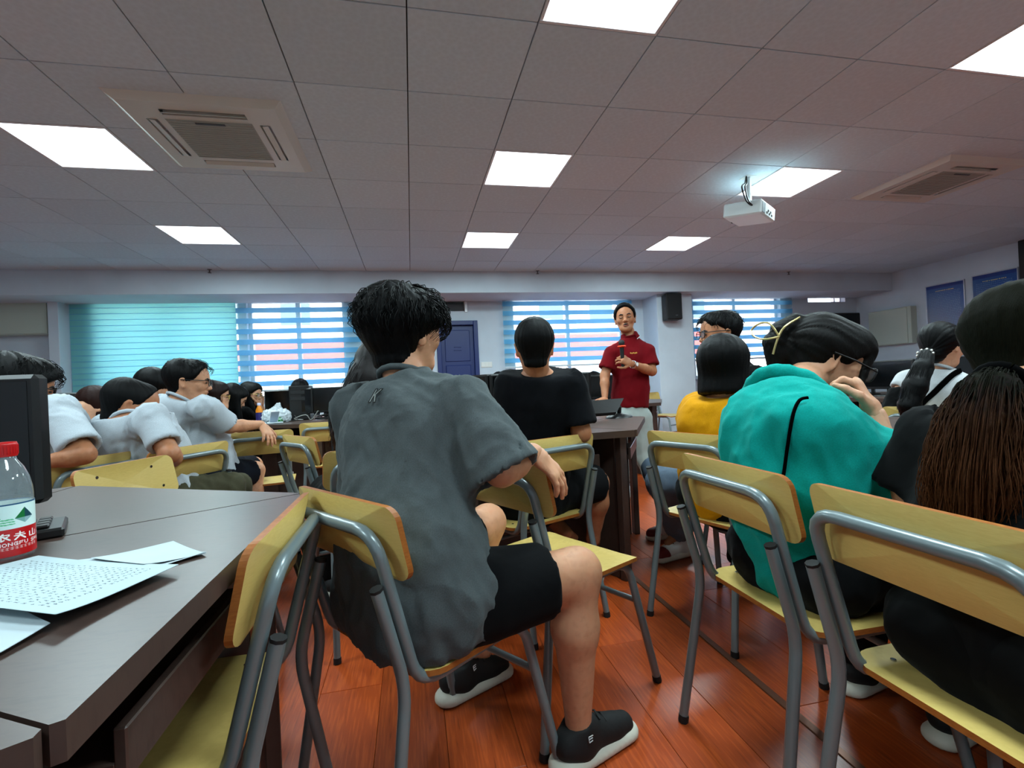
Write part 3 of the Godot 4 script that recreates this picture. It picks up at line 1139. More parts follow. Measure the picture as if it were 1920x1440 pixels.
static func round_rect(w: float, hgt: float, r: float, steps := 5) -> Array:
	var out := []
	for k in 4:
		var cx: float = [1, -1, -1, 1][k] * (w / 2 - r)
		var cy: float = [1, 1, -1, -1][k] * (hgt / 2 - r)
		for s in steps + 1:
			var a := PI / 2 * (k + float(s) / steps)
			out.append(Vector2(cx + cos(a) * r, cy + sin(a) * r))
	return out

func make_chair() -> Node3D:
	var ply := wood("plywood", [Color(0.74, 0.62, 0.34), Color(0.80, 0.69, 0.40), Color(0.77, 0.655, 0.37), Color(0.83, 0.72, 0.43)], 0.38, Vector3(1.6, 14, 1.6), 71)
	var ply_edge := wood("plywood_edge", [Color(0.55, 0.3, 0.1), Color(0.66, 0.4, 0.15)], 0.5, Vector3(4, 20, 4), 72)
	var steel := mat("chair_steel", Color(0.42, 0.47, 0.48), 0.3, 0.15, 0.6)
	var rubber := mat("rubber", Color(0.03, 0.03, 0.03), 0.7)
	var chrome := mat("chrome", Color(0.75, 0.76, 0.78), 0.2, 1.0)
	var o := thing("plywood_chair", "", "chair")
	# back panel: y 0.615 to 0.765, bowed backwards in the middle
	var back := func(p: Vector2, t: float) -> Vector3:
		var lean := (p.y + 0.075) * 0.22
		return Vector3(p.x, 0.69 + p.y, 0.205 + lean + t - 0.55 * p.x * p.x)
	panel_pair(func(): return round_rect(0.4, 0.15, 0.028), back, 0.012, ply, ply_edge, "backrest", o)
	# seat
	var seat := func(p: Vector2, t: float) -> Vector3:
		var dip := -0.012 * maxf(0.0, 1.0 - p.x * p.x * 30.0 - p.y * p.y * 20.0)
		var drop := -1.2 * pow(maxf(0.0, -p.y - 0.14), 2.0) * 6.0
		return Vector3(p.x, 0.42 - t + dip + drop, p.y)
	var seat_line := func() -> Array:
		var out := []
		for q in round_rect(0.4, 0.38, 0.05, 4):
			var z: float = q.y
			if z > 0.0:
				z -= 0.9 * q.x * q.x * (z / 0.19)
			out.append(Vector2(q.x * (1.0 if z < 0 else 0.97), z))
		return out
	panel_pair(seat_line, seat, 0.012, ply, ply_edge, "seat", o)
	# bent steel tube: front legs, seat rails, back loop
	var f := [Vector3(-0.205, 0.012, -0.225), Vector3(-0.165, 0.398, -0.15), Vector3(-0.165, 0.393, 0.165), Vector3(-0.17, 0.718, 0.252), Vector3(0.17, 0.718, 0.252), Vector3(0.165, 0.393, 0.165), Vector3(0.165, 0.398, -0.15), Vector3(0.205, 0.012, -0.225)]
	obj("frame", tube_mesh(rounded(f, 0.06, 5), 0.0125, 8), steel, o)
	for s in [-1, 1]:
		var leg := [Vector3(s * 0.171, 0.615, 0.252), Vector3(s * 0.171, 0.41, 0.198), Vector3(s * 0.19, 0.012, 0.265)]
		obj("rear_leg", tube_mesh(rounded(leg, 0.05, 4), 0.0125, 8), steel, o)
		obj("tube_cap", tube_mesh([Vector3(s * 0.171, 0.612, 0.2512), Vector3(s * 0.171, 0.6175, 0.2527)], 0.0128, 8), rubber, o)
		obj("rubber_foot", tube_mesh([Vector3(s * 0.205, 0, -0.227), Vector3(s * 0.2035, 0.02, -0.2235)], 0.0142, 8), rubber, o)
		obj("rubber_foot", tube_mesh([Vector3(s * 0.19, 0, 0.266), Vector3(s * 0.189, 0.02, 0.263)], 0.0142, 8), rubber, o)
		for q in [[0.11, 0.73], [0.14, 0.65]]:
			obj("screw", tube_mesh([back.call(Vector2(s * q[0], q[1] - 0.69), 0.002), back.call(Vector2(s * q[0], q[1] - 0.69), -0.002)], 0.0055, 8), chrome, o)
		obj("screw", tube_mesh([Vector3(s * 0.15, 0.418, 0.1), Vector3(s * 0.15, 0.4215, 0.1)], 0.005, 8), chrome, o)
	obj("stretcher", tube_mesh([Vector3(-0.178, 0.27, -0.175), Vector3(0.178, 0.27, -0.175)], 0.009, 8), steel, o)
	return o

func chairs() -> void:
	var first := make_chair()
	var list := [
		[0.023, -1.20, 54, "plywood chair the boy in the grey T-shirt sits on"],
		[0.44, -1.50, 62, "empty plywood chair under the hand of the boy in the grey T-shirt"],
		[0.474, -2.04, -23, "plywood chair the boy in the navy T-shirt sits on"],
		[0.98, -1.05, 90, "plywood chair the girl in the turquoise shirt sits on"],
		[0.98, -0.60, 90, "plywood chair the girl with the brown tipped ponytail sits on"],
		[-0.465, -0.95, -90, "empty plywood chair pushed under the table with the water bottle"],
		[-0.82, -1.93, 107, "empty plywood chair showing the screws of its backrest, behind the table with the bottle"],
		[-1.23, -2.65, -60, "plywood chair the boy in white with khaki trousers sits on"],
		[-1.0, -3.48, -12, "plywood chair under the outstretched arm of the boy with glasses"],
		[-1.42, -3.95, 150, "empty plywood chair turned to the room before the girls' table"],
		[-0.42, -2.84, 55, "empty plywood chair standing askew behind the boy in the grey T-shirt"],
		[-0.64, -4.1, 3, "empty plywood chair pulled up to the girls' table"],
		[-1.50, -2.42, -65, "plywood chair behind the black monitor under the bent elbow"],
		[1.24, -1.74, 70, "plywood chair the girl in yellow sits on"],
		[1.73, -2.35, -68, "plywood chair the boy with the red toed shoes sits on"],
		[3.8, -6.7, 150, "empty plywood chair standing alone against the pillar"],
		[2.86, -2.12, 62, "plywood chair of the girl with the white and black top"],
		[-0.22, -2.15, -20, "plywood chair of the girl with long wavy hair"],
	]
	for k in list.size():
		var e: Array = list[k]
		var turn := -deg_to_rad(e[2])
		if k == 0:
			first.position = Vector3(e[0], 0, e[1])
			first.rotation.y = turn
			first.set_meta("label", e[3])
			first.set_meta("group", "plywood classroom chairs")
		else:
			copy_of(first, e[3], Vector3(e[0], 0, e[1]), turn)
# ---------------------------------------------------------------- on the tables
func make_monitor() -> Node3D:
	var case_m := mat("monitor_case", Color(0.012, 0.012, 0.014), 0.4)
	var screen := mat("monitor_screen", Color(0.012, 0.014, 0.017), 0.16)
	var o := thing("monitor", "", "monitor")
	obj("case", box_mesh(Vector3(-0.235, 0.06, -0.012), Vector3(0.235, 0.302, 0.024), 0.008), case_m, o)
	obj("screen", box_mesh(Vector3(-0.22, 0.08, 0.0235), Vector3(0.22, 0.29, 0.0255), 0.001), screen, o)
	obj("back_cover", box_mesh(Vector3(-0.15, 0.1, -0.04), Vector3(0.15, 0.265, -0.01), 0.015), case_m, o)
	obj("stand", box_mesh(Vector3(-0.03, 0.008, -0.045), Vector3(0.03, 0.16, -0.02), 0.006), case_m, o)
	var b := Mb.new()
	b.lathe([Vector2(0.02, 0.018), Vector2(0.1, 0.012), Vector2(0.115, 0.004), Vector2(0.112, 0.0)].map(func(p): return p), 20)
	var base := obj("base", b.done(), case_m, o)
	base.scale = Vector3(1, 1, 0.75)
	obj("power_light", box_mesh(Vector3(0.19, 0.066, 0.0235), Vector3(0.2, 0.07, 0.0252)), mat("led_grey", Color(0.3, 0.35, 0.4), 0.3), o)
	return o

func desk_things() -> void:
	var first := make_monitor()
	var spots := []
	# the near monitor on the bottle's table: turned to the pupil beside the camera
	var p := at(100, 938, 0.9)
	var q := at(80, 692, 0.92)
	var right := Vector3(cos(0.9), 0, sin(0.9) * -0.35).normalized()
	right = (view.x * Vector3(1, 0, 1)).normalized().rotated(UP3, 0.2)
	var c := Vector3((p.x + q.x) / 2, 0.74, (p.z + q.z) / 2) - right * 0.235
	spots.append([c, atan2(-right.z, right.x), "black monitor standing behind the water bottle"])
	for k in 5:
		var a: float = [150, 210, 270, 330, 90][k]
		spots.append([hex_point(table_b, a, 0.4), deg_to_rad(90 - a), "black monitor on the teacher's table facing the %s" % ["pupils in white", "blue door", "window beside the door", "pillar", "boy in navy"][k]])
	for e in [[543, 758, 4.6, -0.25, "left one of the two black monitors on the girls' table"], [612, 753, 4.65, 0.1, "right one of the two black monitors on the girls' table"]]:
		var m := at(e[0], e[1], e[2])
		spots.append([Vector3(m.x, 0.74, m.z), e[3], e[4]])
	for k in 6:
		var a := 30.0 + 60 * k
		spots.append([hex_point(table_f, a, 0.4), deg_to_rad(90 - a), "black monitor on the table under the window beside the door, facing %s" % ["the pillar", "the teacher", "the navy T-shirt", "the blue door", "the window", "the loudspeaker"][k]])
	for k in 5:
		var a := 60.0 * (k + 1)
		spots.append([hex_point(table_g, a, 0.4), deg_to_rad(90 - a), "black monitor on the side wall table, facing %s" % ["the front rows", "the white and black top", "the turquoise shirt", "the window", "the television"][k]])
	spots.append([hex_point(table_e, 100.0, 0.4), deg_to_rad(-10), "black monitor on the table behind the pupils in white"])
	for k in spots.size():
		var e: Array = spots[k]
		if k == 0:
			first.position = e[0]
			first.rotation.y = e[1]
			first.set_meta("label", e[2])
			first.set_meta("group", "black monitors on the hexagonal tables")
		else:
			copy_of(first, e[2], e[0], e[1])
	laid_monitor()
	towers()
	water_bottle()
	papers()
	small_things()

func laid_monitor() -> void:
	# the screen the teacher leans on: folded low on its foot
	var case_m := mat("monitor_case", Color.WHITE)
	var foot := at_y(1161, 783, 0.74)
	var o := thing("tilted_monitor", "low tilted black screen under the hand of the man in red", "monitor", foot)
	var b := Mb.new()
	b.lathe([Vector2(0.01, 0.03), Vector2(0.05, 0.026), Vector2(0.085, 0.01), Vector2(0.09, 0.0)], 20)
	obj("foot", b.done(), case_m, o).scale = Vector3(1, 1, 0.7)
	var top0 := at(1104, 757, 3.0) - foot
	var top1 := at(1166, 752, 3.1) - foot
	var low0 := at(1104, 782, 2.92) - foot
	var low1 := at(1153, 778, 3.0) - foot
	var m := Mb.new()
	var n := (top1 - top0).cross(low0 - top0).normalized() * 0.03
	var mid := (top0 + low1) / 2 - n * 0.5
	for w in [[top0, top1, low1, low0], [top0 - n, top1 - n, low1 - n, low0 - n], [top0, top1, top1 - n, top0 - n], [low0, low1, low1 - n, low0 - n], [top0, low0, low0 - n, top0 - n], [top1, low1, low1 - n, top1 - n]]:
		m.quad(w[0], w[1], w[2], w[3], mid)
	obj("panel", m.done(), case_m, o)
	obj("arm", tube_mesh([Vector3(0, 0.02, 0), (top1 + low1) / 2 - n * 0.5], 0.014, 8), case_m, o)

func towers() -> void:
	var black := mat("tower_black", Color(0.015, 0.016, 0.018), 0.4)
	var grey := mat("tower_grey", Color(0.1, 0.14, 0.14), 0.45)
	var list := [[at(132, 768, 3.4), 0.74, 0.35, "grey green computer tower on the table behind the pupils in white", grey], [at(566, 760, 4.75), 0.74, 0.1, "black computer tower between the two monitors of the girls' table", black]]
	for e in list:
		var o := thing("computer_tower", e[3], "computer", Vector3(e[0].x, e[1], e[0].z), e[2])
		obj("case", box_mesh(Vector3(-0.09, 0, -0.2), Vector3(0.09, 0.33, 0.19), 0.006), e[4], o)
		obj("front", box_mesh(Vector3(-0.088, 0.004, 0.19), Vector3(0.088, 0.326, 0.205), 0.005), black, o)
		for k in 2:
			obj("drive_slot", box_mesh(Vector3(-0.075, 0.25 - 0.06 * k, 0.204), Vector3(0.075, 0.285 - 0.06 * k, 0.208), 0.002), mat("slot_grey", Color(0.08, 0.085, 0.09), 0.4), o)

const GLYPHS := {"N": "1000111001101011001110001", "O": "0111010001100011000101110", "G": "0111110000101111000101111", "F": "1111110000111101000010000", "U": "1000110001100011000101110", "S": "0111110000011100000111110", "P": "1111010001111101000010000", "R": "1111010001111101001010001", "I": "0010000100001000010000100"}

func stroke(img: Image, a: Vector2, b: Vector2, w: float, c: Color) -> void:
	var n := int(a.distance_to(b)) + 1
	for k in n + 1:
		var p := a.lerp(b, float(k) / n)
		img.fill_rect(Rect2i(int(p.x - w / 2), int(p.y - w / 2), int(ceil(w)), int(ceil(w))), c)

func water_bottle() -> void:
	var base := at_y(14, 1046, 0.74)
	var o := thing("water_bottle", "small plastic water bottle with a red cap and red label", "bottle", base, 0.0)
	var clear := mat("bottle_plastic", Color(0.9, 0.95, 0.97, 0.12), 0.04)
	clear.transparency = BaseMaterial3D.TRANSPARENCY_ALPHA
	var R := 0.0335
	var body := Mb.new()
	body.lathe([Vector2(0.02, 0.003), Vector2(R * 0.92, 0.0), Vector2(R, 0.008), Vector2(R, 0.1), Vector2(R * 0.97, 0.112), Vector2(R * 0.88, 0.128), Vector2(R * 0.7, 0.145), Vector2(0.0155, 0.158), Vector2(0.0145, 0.166)], 32)
	obj("body", body.done(), clear, o)
	var cap := Mb.new()
	cap.lathe([Vector2(0.0165, 0.163), Vector2(0.0175, 0.166), Vector2(0.0175, 0.182), Vector2(0.016, 0.186), Vector2(0.002, 0.186)], 28)
	var cap_o := obj("cap", cap.done(), mat("cap_red", Color(0.7, 0.02, 0.03), 0.35), o)
	for k in 28:
		var a := TAU * k / 28
		obj("rib", tube_mesh([Vector3(cos(a) * 0.0175, 0.167, sin(a) * 0.0175), Vector3(cos(a) * 0.0175, 0.181, sin(a) * 0.0175)], 0.0007, 4), mat("cap_red", Color.WHITE), cap_o)
	# label: white and green above, red with lettering below
	var img := Image.create(1024, 512, false, Image.FORMAT_RGB8)
	img.fill(Color(0.82, 0.9, 0.88))
	img.fill_rect(Rect2i(0, 0, 1024, 14), Color(0.1, 0.3, 0.45))
	img.fill_rect(Rect2i(0, 246, 1024, 266), Color(0.72, 0.02, 0.05))
	var white := Color(0.93, 0.92, 0.9)
	var cx := 560
	for y in range(50, 205):                       # mountain and its mirror image
		var w := int((y - 50) * 0.62) if y < 150 else int((205 - y) * 1.1)
		img.fill_rect(Rect2i(cx + 60 - w, y, w, 1), Color(0.05, 0.42, 0.2) if y < 150 else Color(0.45, 0.62, 0.6))
		img.fill_rect(Rect2i(cx + 60, y, w, 1), Color(0.08, 0.25, 0.3) if y < 150 else Color(0.55, 0.66, 0.68))
	for k in 26:
		img.fill_rect(Rect2i(cx - 90 + (k * 37) % 80, 130 + (k * 23) % 70, 16, 8), Color(0.35, 0.72, 0.5))
	# three brush written characters
	var chars := [
		[[0.1, 0.2, 0.9, 0.2], [0.1, 0.2, 0.1, 0.34], [0.9, 0.2, 0.9, 0.34], [0.5, 0.05, 0.1, 0.62], [0.36, 0.4, 0.36, 0.92], [0.36, 0.92, 0.55, 0.8], [0.46, 0.36, 0.95, 0.9], [0.8, 0.42, 0.6, 0.6]],
		[[0.2, 0.25, 0.8, 0.25], [0.1, 0.48, 0.9, 0.48], [0.5, 0.05, 0.5, 0.5], [0.5, 0.48, 0.12, 0.95], [0.5, 0.48, 0.92, 0.95]],
		[[0.5, 0.1, 0.5, 0.85], [0.15, 0.35, 0.15, 0.88], [0.15, 0.88, 0.85, 0.88], [0.85, 0.35, 0.85, 0.88]],
		[[0.5, 0.03, 0.42, 0.14], [0.28, 0.15, 0.72, 0.15], [0.28, 0.15, 0.28, 0.42], [0.72, 0.15, 0.72, 0.42], [0.28, 0.28, 0.72, 0.28], [0.28, 0.42, 0.72, 0.42], [0.5, 0.46, 0.5, 0.95], [0.45, 0.6, 0.1, 0.85], [0.1, 0.6, 0.45, 0.6], [0.85, 0.5, 0.55, 0.66], [0.55, 0.62, 0.92, 0.92]]]
	for k in 4:
		for s in chars[k]:
			var org := Vector2(455 + k * 92, 282)
			stroke(img, org + Vector2(s[0], s[1]) * 78, org + Vector2(s[2], s[3]) * 78, 9.0, white)
	var x := 455
	for ch in "NONGFU SPRING":
		if ch != " ":
			var g: String = GLYPHS[ch]
			for j in 25:
				if g[j] == "1":
					img.fill_rect(Rect2i(x + (j % 5) * 5, 376 + (j / 5) * 7, 5, 7), white)
		x += 31 if ch != " " else 18
	for k in 12:
		for s in 4:
			stroke(img, Vector2(402 + k * 26, 424 + s * 7), Vector2(420 + k * 26 - (s * k) % 9, 424 + s * 7), 3.0, Color(0.85, 0.7, 0.68))
		stroke(img, Vector2(411 + k * 26, 422), Vector2(411 + k * 26, 448), 3.0, Color(0.85, 0.7, 0.68))
	for k in 9:
		for s in 3:
			img.fill_rect(Rect2i(250 + (k * 13) % 40, 280 + k * 24 + s * 6, 22 - s * 4, 4), Color(0.8, 0.5, 0.5))
	var lm := mat("bottle_label", Color.WHITE, 0.3)
	lm.albedo_texture = ImageTexture.create_from_image(img)
	var lab := Mb.new()
	lab.flat = false
	var n := 48
	var to_cam := atan2(EYE.z - base.z, EYE.x - base.x)
	for k in n + 1:
		var u := float(k) / n
		var a := to_cam - (u - 0.5) * TAU
		for j in 2:
			lab.v.append(Vector3(cos(a) * (R + 0.0006), 0.008 + j * 0.082, sin(a) * (R + 0.0006)))
			lab.uv.append(Vector2(u, 1.0 - j))
	for k in n:
		var s := k * 2
		lab.i.append_array(PackedInt32Array([s, s + 1, s + 2, s + 1, s + 3, s + 2]))
	var ml := lab.done()
	obj("label", ml, lm, o)
	var wm := mat("bottle_water", Color(0.85, 0.93, 0.95, 0.1), 0.02)
	wm.transparency = BaseMaterial3D.TRANSPARENCY_ALPHA

func sheet(corners: Array, y: float, curl: float, print_m: Material, back: Material, label: String, sd: int) -> void:
	# a thin sheet of paper; corners given as pixels on the table top
	var c := []
	for p in corners:
		c.append(at_y(p[0], p[1], y))
	var ctr: Vector3 = (c[0] + c[1] + c[2] + c[3]) / 4
	var o := thing("printed_sheet", label, "paper", Vector3(ctr.x, y, ctr.z))
	var m := Mb.new()
	m.flat = false
	var n := 10
	for j in n + 1:
		for i in n + 1:
			var u := float(i) / n
			var v := float(j) / n
			var p: Vector3 = (c[0] as Vector3).lerp(c[1], u).lerp((c[3] as Vector3).lerp(c[2], u), v) - o.position
			p.y = curl * (pow(u, 3.0) * 0.6 + pow(v, 4.0) + 0.25 * sin(u * 3.0 + v * 2.0 + sd)) + 0.0006
			m.v.append(p)
			m.uv.append(Vector2(u, v))
	for j in n:
		for i in n:
			var s := j * (n + 1) + i
			m.i.append_array(PackedInt32Array([s, s + 1, s + n + 2, s, s + n + 2, s + n + 1]))
	obj("page", m.done(), print_m, o)
	var b := Mb.new()
	b.flat = false
	for v in m.v:
		b.v.append(v - Vector3(0, 0.0005, 0))
	for k in range(0, m.i.size(), 3):
		b.i.append_array(PackedInt32Array([m.i[k], m.i[k + 2], m.i[k + 1]]))
	obj("reverse", b.done(), back, o)

func papers() -> void:
	var plain := mat("paper_plain", Color(0.7, 0.75, 0.77), 0.75)
	var rng := RandomNumberGenerator.new()
	rng.seed = 12
	var img := Image.create(1024, 724, false, Image.FORMAT_RGB8)
	img.fill(Color(0.68, 0.75, 0.77))
	for row in 20:
		for col in 22:
			var x := 80 + col * 39 + rng.randi_range(-3, 3)
			var y := 80 + row * 29 + rng.randi_range(-2, 2)
			if rng.randf() < 0.12:
				continue
			for s in 4:
				stroke(img, Vector2(x + rng.randf() * 20, y + rng.randf() * 14), Vector2(x + rng.randf() * 20, y + rng.randf() * 14), 2.5, Color(0.28, 0.32, 0.35))
	var printed := mat("paper_printed", Color.WHITE, 0.7)
	printed.albedo_texture = ImageTexture.create_from_image(img)
	sheet([[-230, 1090], [180, 1048], [388, 1040], [150, 1110]], 0.7405, 0.003, plain, plain, "blank white sheet sticking out from under the printed sheet", 1)
	sheet([[325, 1015], [388, 1040], [270, 1068], [170, 1050]], 0.7415, 0.004, plain, plain, "blank white sheet corner beyond the printed sheet", 3)
	sheet([[-350, 1130], [0, 1120], [95, 1178], [-110, 1290]], 0.742, 0.003, plain, plain, "blank greenish sheet under the near edge of the printed sheet", 2)
	sheet([[72, 1040], [336, 1068], [105, 1180], [-260, 1120]], 0.7445, 0.009, printed, plain, "curling sheet printed with rows of small characters beside the bottle", 4)

func small_things() -> void:
	var black := mat("plastic_black", Color(0.014, 0.014, 0.016), 0.4)
	# keyboard behind the bottle
	var kb := thing("keyboard", "black keyboard corner showing behind the water bottle", "keyboard", at_y(20, 1012, 0.74), 0.5)
	obj("tray", box_mesh(Vector3(-0.2, 0, -0.06), Vector3(0.075, 0.018, 0.06), 0.004), black, kb)
	for r in 4:
		for k in 11:
			obj("key", box_mesh(Vector3(-0.19 + 0.0225 * k, 0.018, -0.05 + 0.025 * r), Vector3(-0.171 + 0.0225 * k, 0.024, -0.029 + 0.025 * r), 0.002), black, kb)
	# pen on the teacher's table
	var a := at_y(1097, 796, 0.745)
	var b := at_y(1110, 790, 0.745)
	var pen := thing("pen", "black pen on the teacher's table beside the boy in navy", "pen", a)
	obj("barrel", tube_mesh([Vector3.ZERO, (b - a) * 0.9], 0.005, 8), black, pen)
	obj("cap", tube_mesh([(b - a) * 0.7, b - a], 0.006, 8), black, pen)
	# cables heaped behind the monitors
	var rng := RandomNumberGenerator.new()
	rng.seed = 9
	var dark := mat("cable_black", Color(0.02, 0.02, 0.022), 0.5)
	var pale := mat("cable_white", Color(0.6, 0.6, 0.58), 0.5)
	for t in [[table_b, "teacher's table", 0.26], [table_c, "girls' table", 0.22], [table_f, "table under the window", 0.2]]:
		for w in 2:
			var m := Mb.new()
			for k in 10:
				var pts := []
				var p: Vector3 = Vector3(rng.randf_range(-0.3, 0.3), 0.01, rng.randf_range(-0.3, 0.3))
				for j in 5:
					pts.append(p)
					p += Vector3(rng.randf_range(-0.12, 0.12), 0, rng.randf_range(-0.12, 0.12))
					p.y = rng.randf_range(0.006, 0.09)
				m.tube(spline(pts, 4), 0.004, 5)
			var o := obj("cable_heap", m.done(), dark if w == 0 else pale)
			o.position = t[0] + Vector3(0, 0.742, 0)
			tag(o, "%s computer cables heaped in the middle of the %s" % ["black" if w == 0 else "white", t[1]], "cables")
			o.set_meta("kind", "stuff")
	# drinks, bags, paper and phone on the girls' table
	var jp := at(487, 788, 4.3)
	var juice := thing("juice_bottle", "orange juice bottle with a pale cap on the girls' table", "bottle", Vector3(jp.x, 0.74, jp.z))
	var jm := Mb.new()
	jm.lathe([Vector2(0.028, 0.0), Vector2(0.03, 0.01), Vector2(0.03, 0.12), Vector2(0.014, 0.155), Vector2(0.013, 0.165)], 16)
	obj("body", jm.done(), mat("juice_orange", Color(0.85, 0.5, 0.05), 0.3), juice)
	var jc := Mb.new()
	jc.lathe([Vector2(0.016, 0.163), Vector2(0.016, 0.185), Vector2(0.004, 0.187)], 14)
	obj("cap", jc.done(), mat("cap_pale", Color(0.75, 0.75, 0.85), 0.4), juice)
	var jl := Mb.new()
	jl.lathe([Vector2(0.0305, 0.03), Vector2(0.0305, 0.1)], 16)
	obj("label", jl.done(), mat("label_blue", Color(0.12, 0.1, 0.35), 0.4), juice)
	var film := mat("bag_film", Color(0.8, 0.84, 0.86, 0.55), 0.3)
	film.transparency = BaseMaterial3D.TRANSPARENCY_ALPHA
	for e in [[517, 784, 4.35, 0.09, "crumpled clear plastic bag with a green print on the girls' table", Color(0.1, 0.5, 0.12)], [1110, 757, 5.0, 0.08, "crumpled clear plastic bag on the table under the window", Color(0.15, 0.2, 0.4)]]:
		var q := at(e[0], e[1], e[2])
		var bag := thing("plastic_bag", e[4], "bag", Vector3(q.x, 0.74, q.z))
		var s := Soft.new()
		s.h = 0.009
		s.cap(Vector3(-0.06, 0.05, 0), Vector3(0.06, 0.05, 0.01), e[3] * 0.7, e[3] * 0.75, 0.03)
		s.cap(Vector3(0, 0.08, 0), Vector3(0.03, 0.16, 0), 0.05, 0.015, 0.03)
		s.slice(Vector3(0, 0.002, 0), Vector3.DOWN, 0.3)
		var nz := fold_noise
		s.look = func(v: Vector3, n: Vector3) -> Vector3: return v + n * nz.get_noise_3d(v.x * 30.0, v.y * 30.0, v.z * 30.0) * 0.016
		soft("film", s, mat("bag_crumple", Color(0.7, 0.73, 0.75), 0.25), bag)
		var g := Soft.new()
		g.h = 0.009
		g.cap(Vector3(0.03, 0.035, 0.05), Vector3(0.07, 0.03, 0.05), 0.035, 0.03, 0.02)
		g.slice(Vector3(0, 0.002, 0), Vector3.DOWN, 0.3)
		soft("print_patch", g, mat("bag_print_%d" % e[0], e[5], 0.4), bag)
	var ph := at(514, 783, 4.2)
	var phone := thing("mobile_phone", "white mobile phone in the hand of the girl with brown hair", "phone", ph, 0.5)
	phone.rotation.x = 0.7
	obj("case", box_mesh(Vector3(-0.036, -0.075, -0.004), Vector3(0.036, 0.075, 0.004), 0.003), mat("phone_white", Color(0.85, 0.86, 0.88), 0.3), phone)
	obj("screen", box_mesh(Vector3(-0.032, -0.07, 0.0035), Vector3(0.032, 0.07, 0.0048), 0.001), mat("phone_glass", Color(0.6, 0.65, 0.72), 0.1), phone)
	var np := at(500, 799, 4.2)
	var book := thing("open_notebook", "open white notebook at the edge of the girls' table", "notebook", Vector3(np.x, 0.742, np.z), 0.3)
	for s in [-1, 1]:
		obj("page", box_mesh(Vector3(-0.13 if s < 0 else 0.002, 0, -0.09), Vector3(-0.002 if s < 0 else 0.13, 0.008, 0.09), 0.003), mat("paper_plain", Color.WHITE), book)
	# white paper on the empty chair's neighbour and a scrap on the floor
	var sp := at_y(1052, 948, 0.43)
	var slip := thing("paper_slip", "white paper slip on the seat of the boy in navy", "paper", Vector3(sp.x, 0.428, sp.z), 0.6)
	obj("page", box_mesh(Vector3(-0.05, 0, -0.03), Vector3(0.05, 0.001, 0.03)), mat("paper_plain", Color.WHITE), slip)
	slip.rotation.z = 0.35
	var fp := at_y(1488, 1311, 0.0)
	var scrap := thing("paper_scrap", "tiny white paper scrap on the red floor", "paper", Vector3(fp.x, 0.001, fp.z), 0.4)
	var sm := Mb.new()
	sm.prism(PackedVector2Array([Vector2(-0.013, 0), Vector2(-0.004, -0.008), Vector2(0.013, -0.003), Vector2(0.004, 0.006)]), 0.0, 0.004)
	obj("flake", sm.done(), mat("paper_plain", Color.WHITE), scrap)
	# sockets under the tables
	for e in [[548, 893, 4.3, "girls' table"], [1010, 992, 2.45, "teacher's table"]]:
		var p := at(e[0], e[1], e[2])
		var so := thing("power_socket", "white power socket strip under the %s" % e[3], "socket", Vector3(p.x, maxf(p.y, 0.1), p.z), 0.2)
		obj("plate", box_mesh(Vector3(-0.045, -0.045, 0), Vector3(0.045, 0.045, 0.02), 0.004), mat("switch_plastic", Color.WHITE), so)
		obj("plug", box_mesh(Vector3(-0.02, -0.035, 0.02), Vector3(0.02, 0.005, 0.045), 0.005), black, so)
# ---------------------------------------------------------------- people
const UP3 := Vector3.UP
var fold_noise := FastNoiseLite.new()
var hair_noise := FastNoiseLite.new()

func folds(amp: float, freq: float, seed_ := 0.0, calm := []) -> Callable:   # calm: [point, radius] where the cloth stays smooth
	var n := fold_noise
	return func(v: Vector3, nn: Vector3) -> Vector3:
		var q := 1.0
		for c in calm:
			q = minf(q, clampf((v.distance_to(c[0]) - c[1]) / 0.07, 0.0, 1.0))
		if q <= 0.0:
			return v
		var w := v * freq + Vector3(seed_, seed_ * 1.7, 0)
		var a := n.get_noise_3d(w.x, w.y * 0.55, w.z)
		var b := n.get_noise_3d(w.z * 2.3 + 40.0, w.y * 1.2 + w.x * 1.3, w.x * 2.1)
		return v + nn * (a * amp + b * amp * 0.45) * q

func strands(center: Vector3, axis: Vector3, amp: float, fine := 60.0) -> Callable:   # ridges running away from the crown
	var n := hair_noise
	var x := axis.cross(Vector3(0.31, 0.2, 0.93)).normalized()
	var z := x.cross(axis)
	return func(v: Vector3, nn: Vector3) -> Vector3:
		var d := v - center
		var a := atan2(d.dot(x), d.dot(z))
		var p := d.dot(axis)
		var s := n.get_noise_3d(cos(a) * fine * 0.45, sin(a) * fine * 0.45, p * 14.0)
		var t := n.get_noise_3d(cos(a) * fine * 0.16 + 9.0, sin(a) * fine * 0.16, p * 8.0)
		return v + nn * (s * amp * 0.55 + t * amp)

func head_at(c: Vector3, yaw: float, pitch := 0.0, roll := 0.0) -> Transform3D:   # yaw: 0 faces the windows, 90 faces right; pitch up positive
	return Transform3D(Basis(UP3, -deg_to_rad(yaw)) * Basis(Vector3.RIGHT, deg_to_rad(pitch)) * Basis(Vector3.BACK, deg_to_rad(roll)), c)

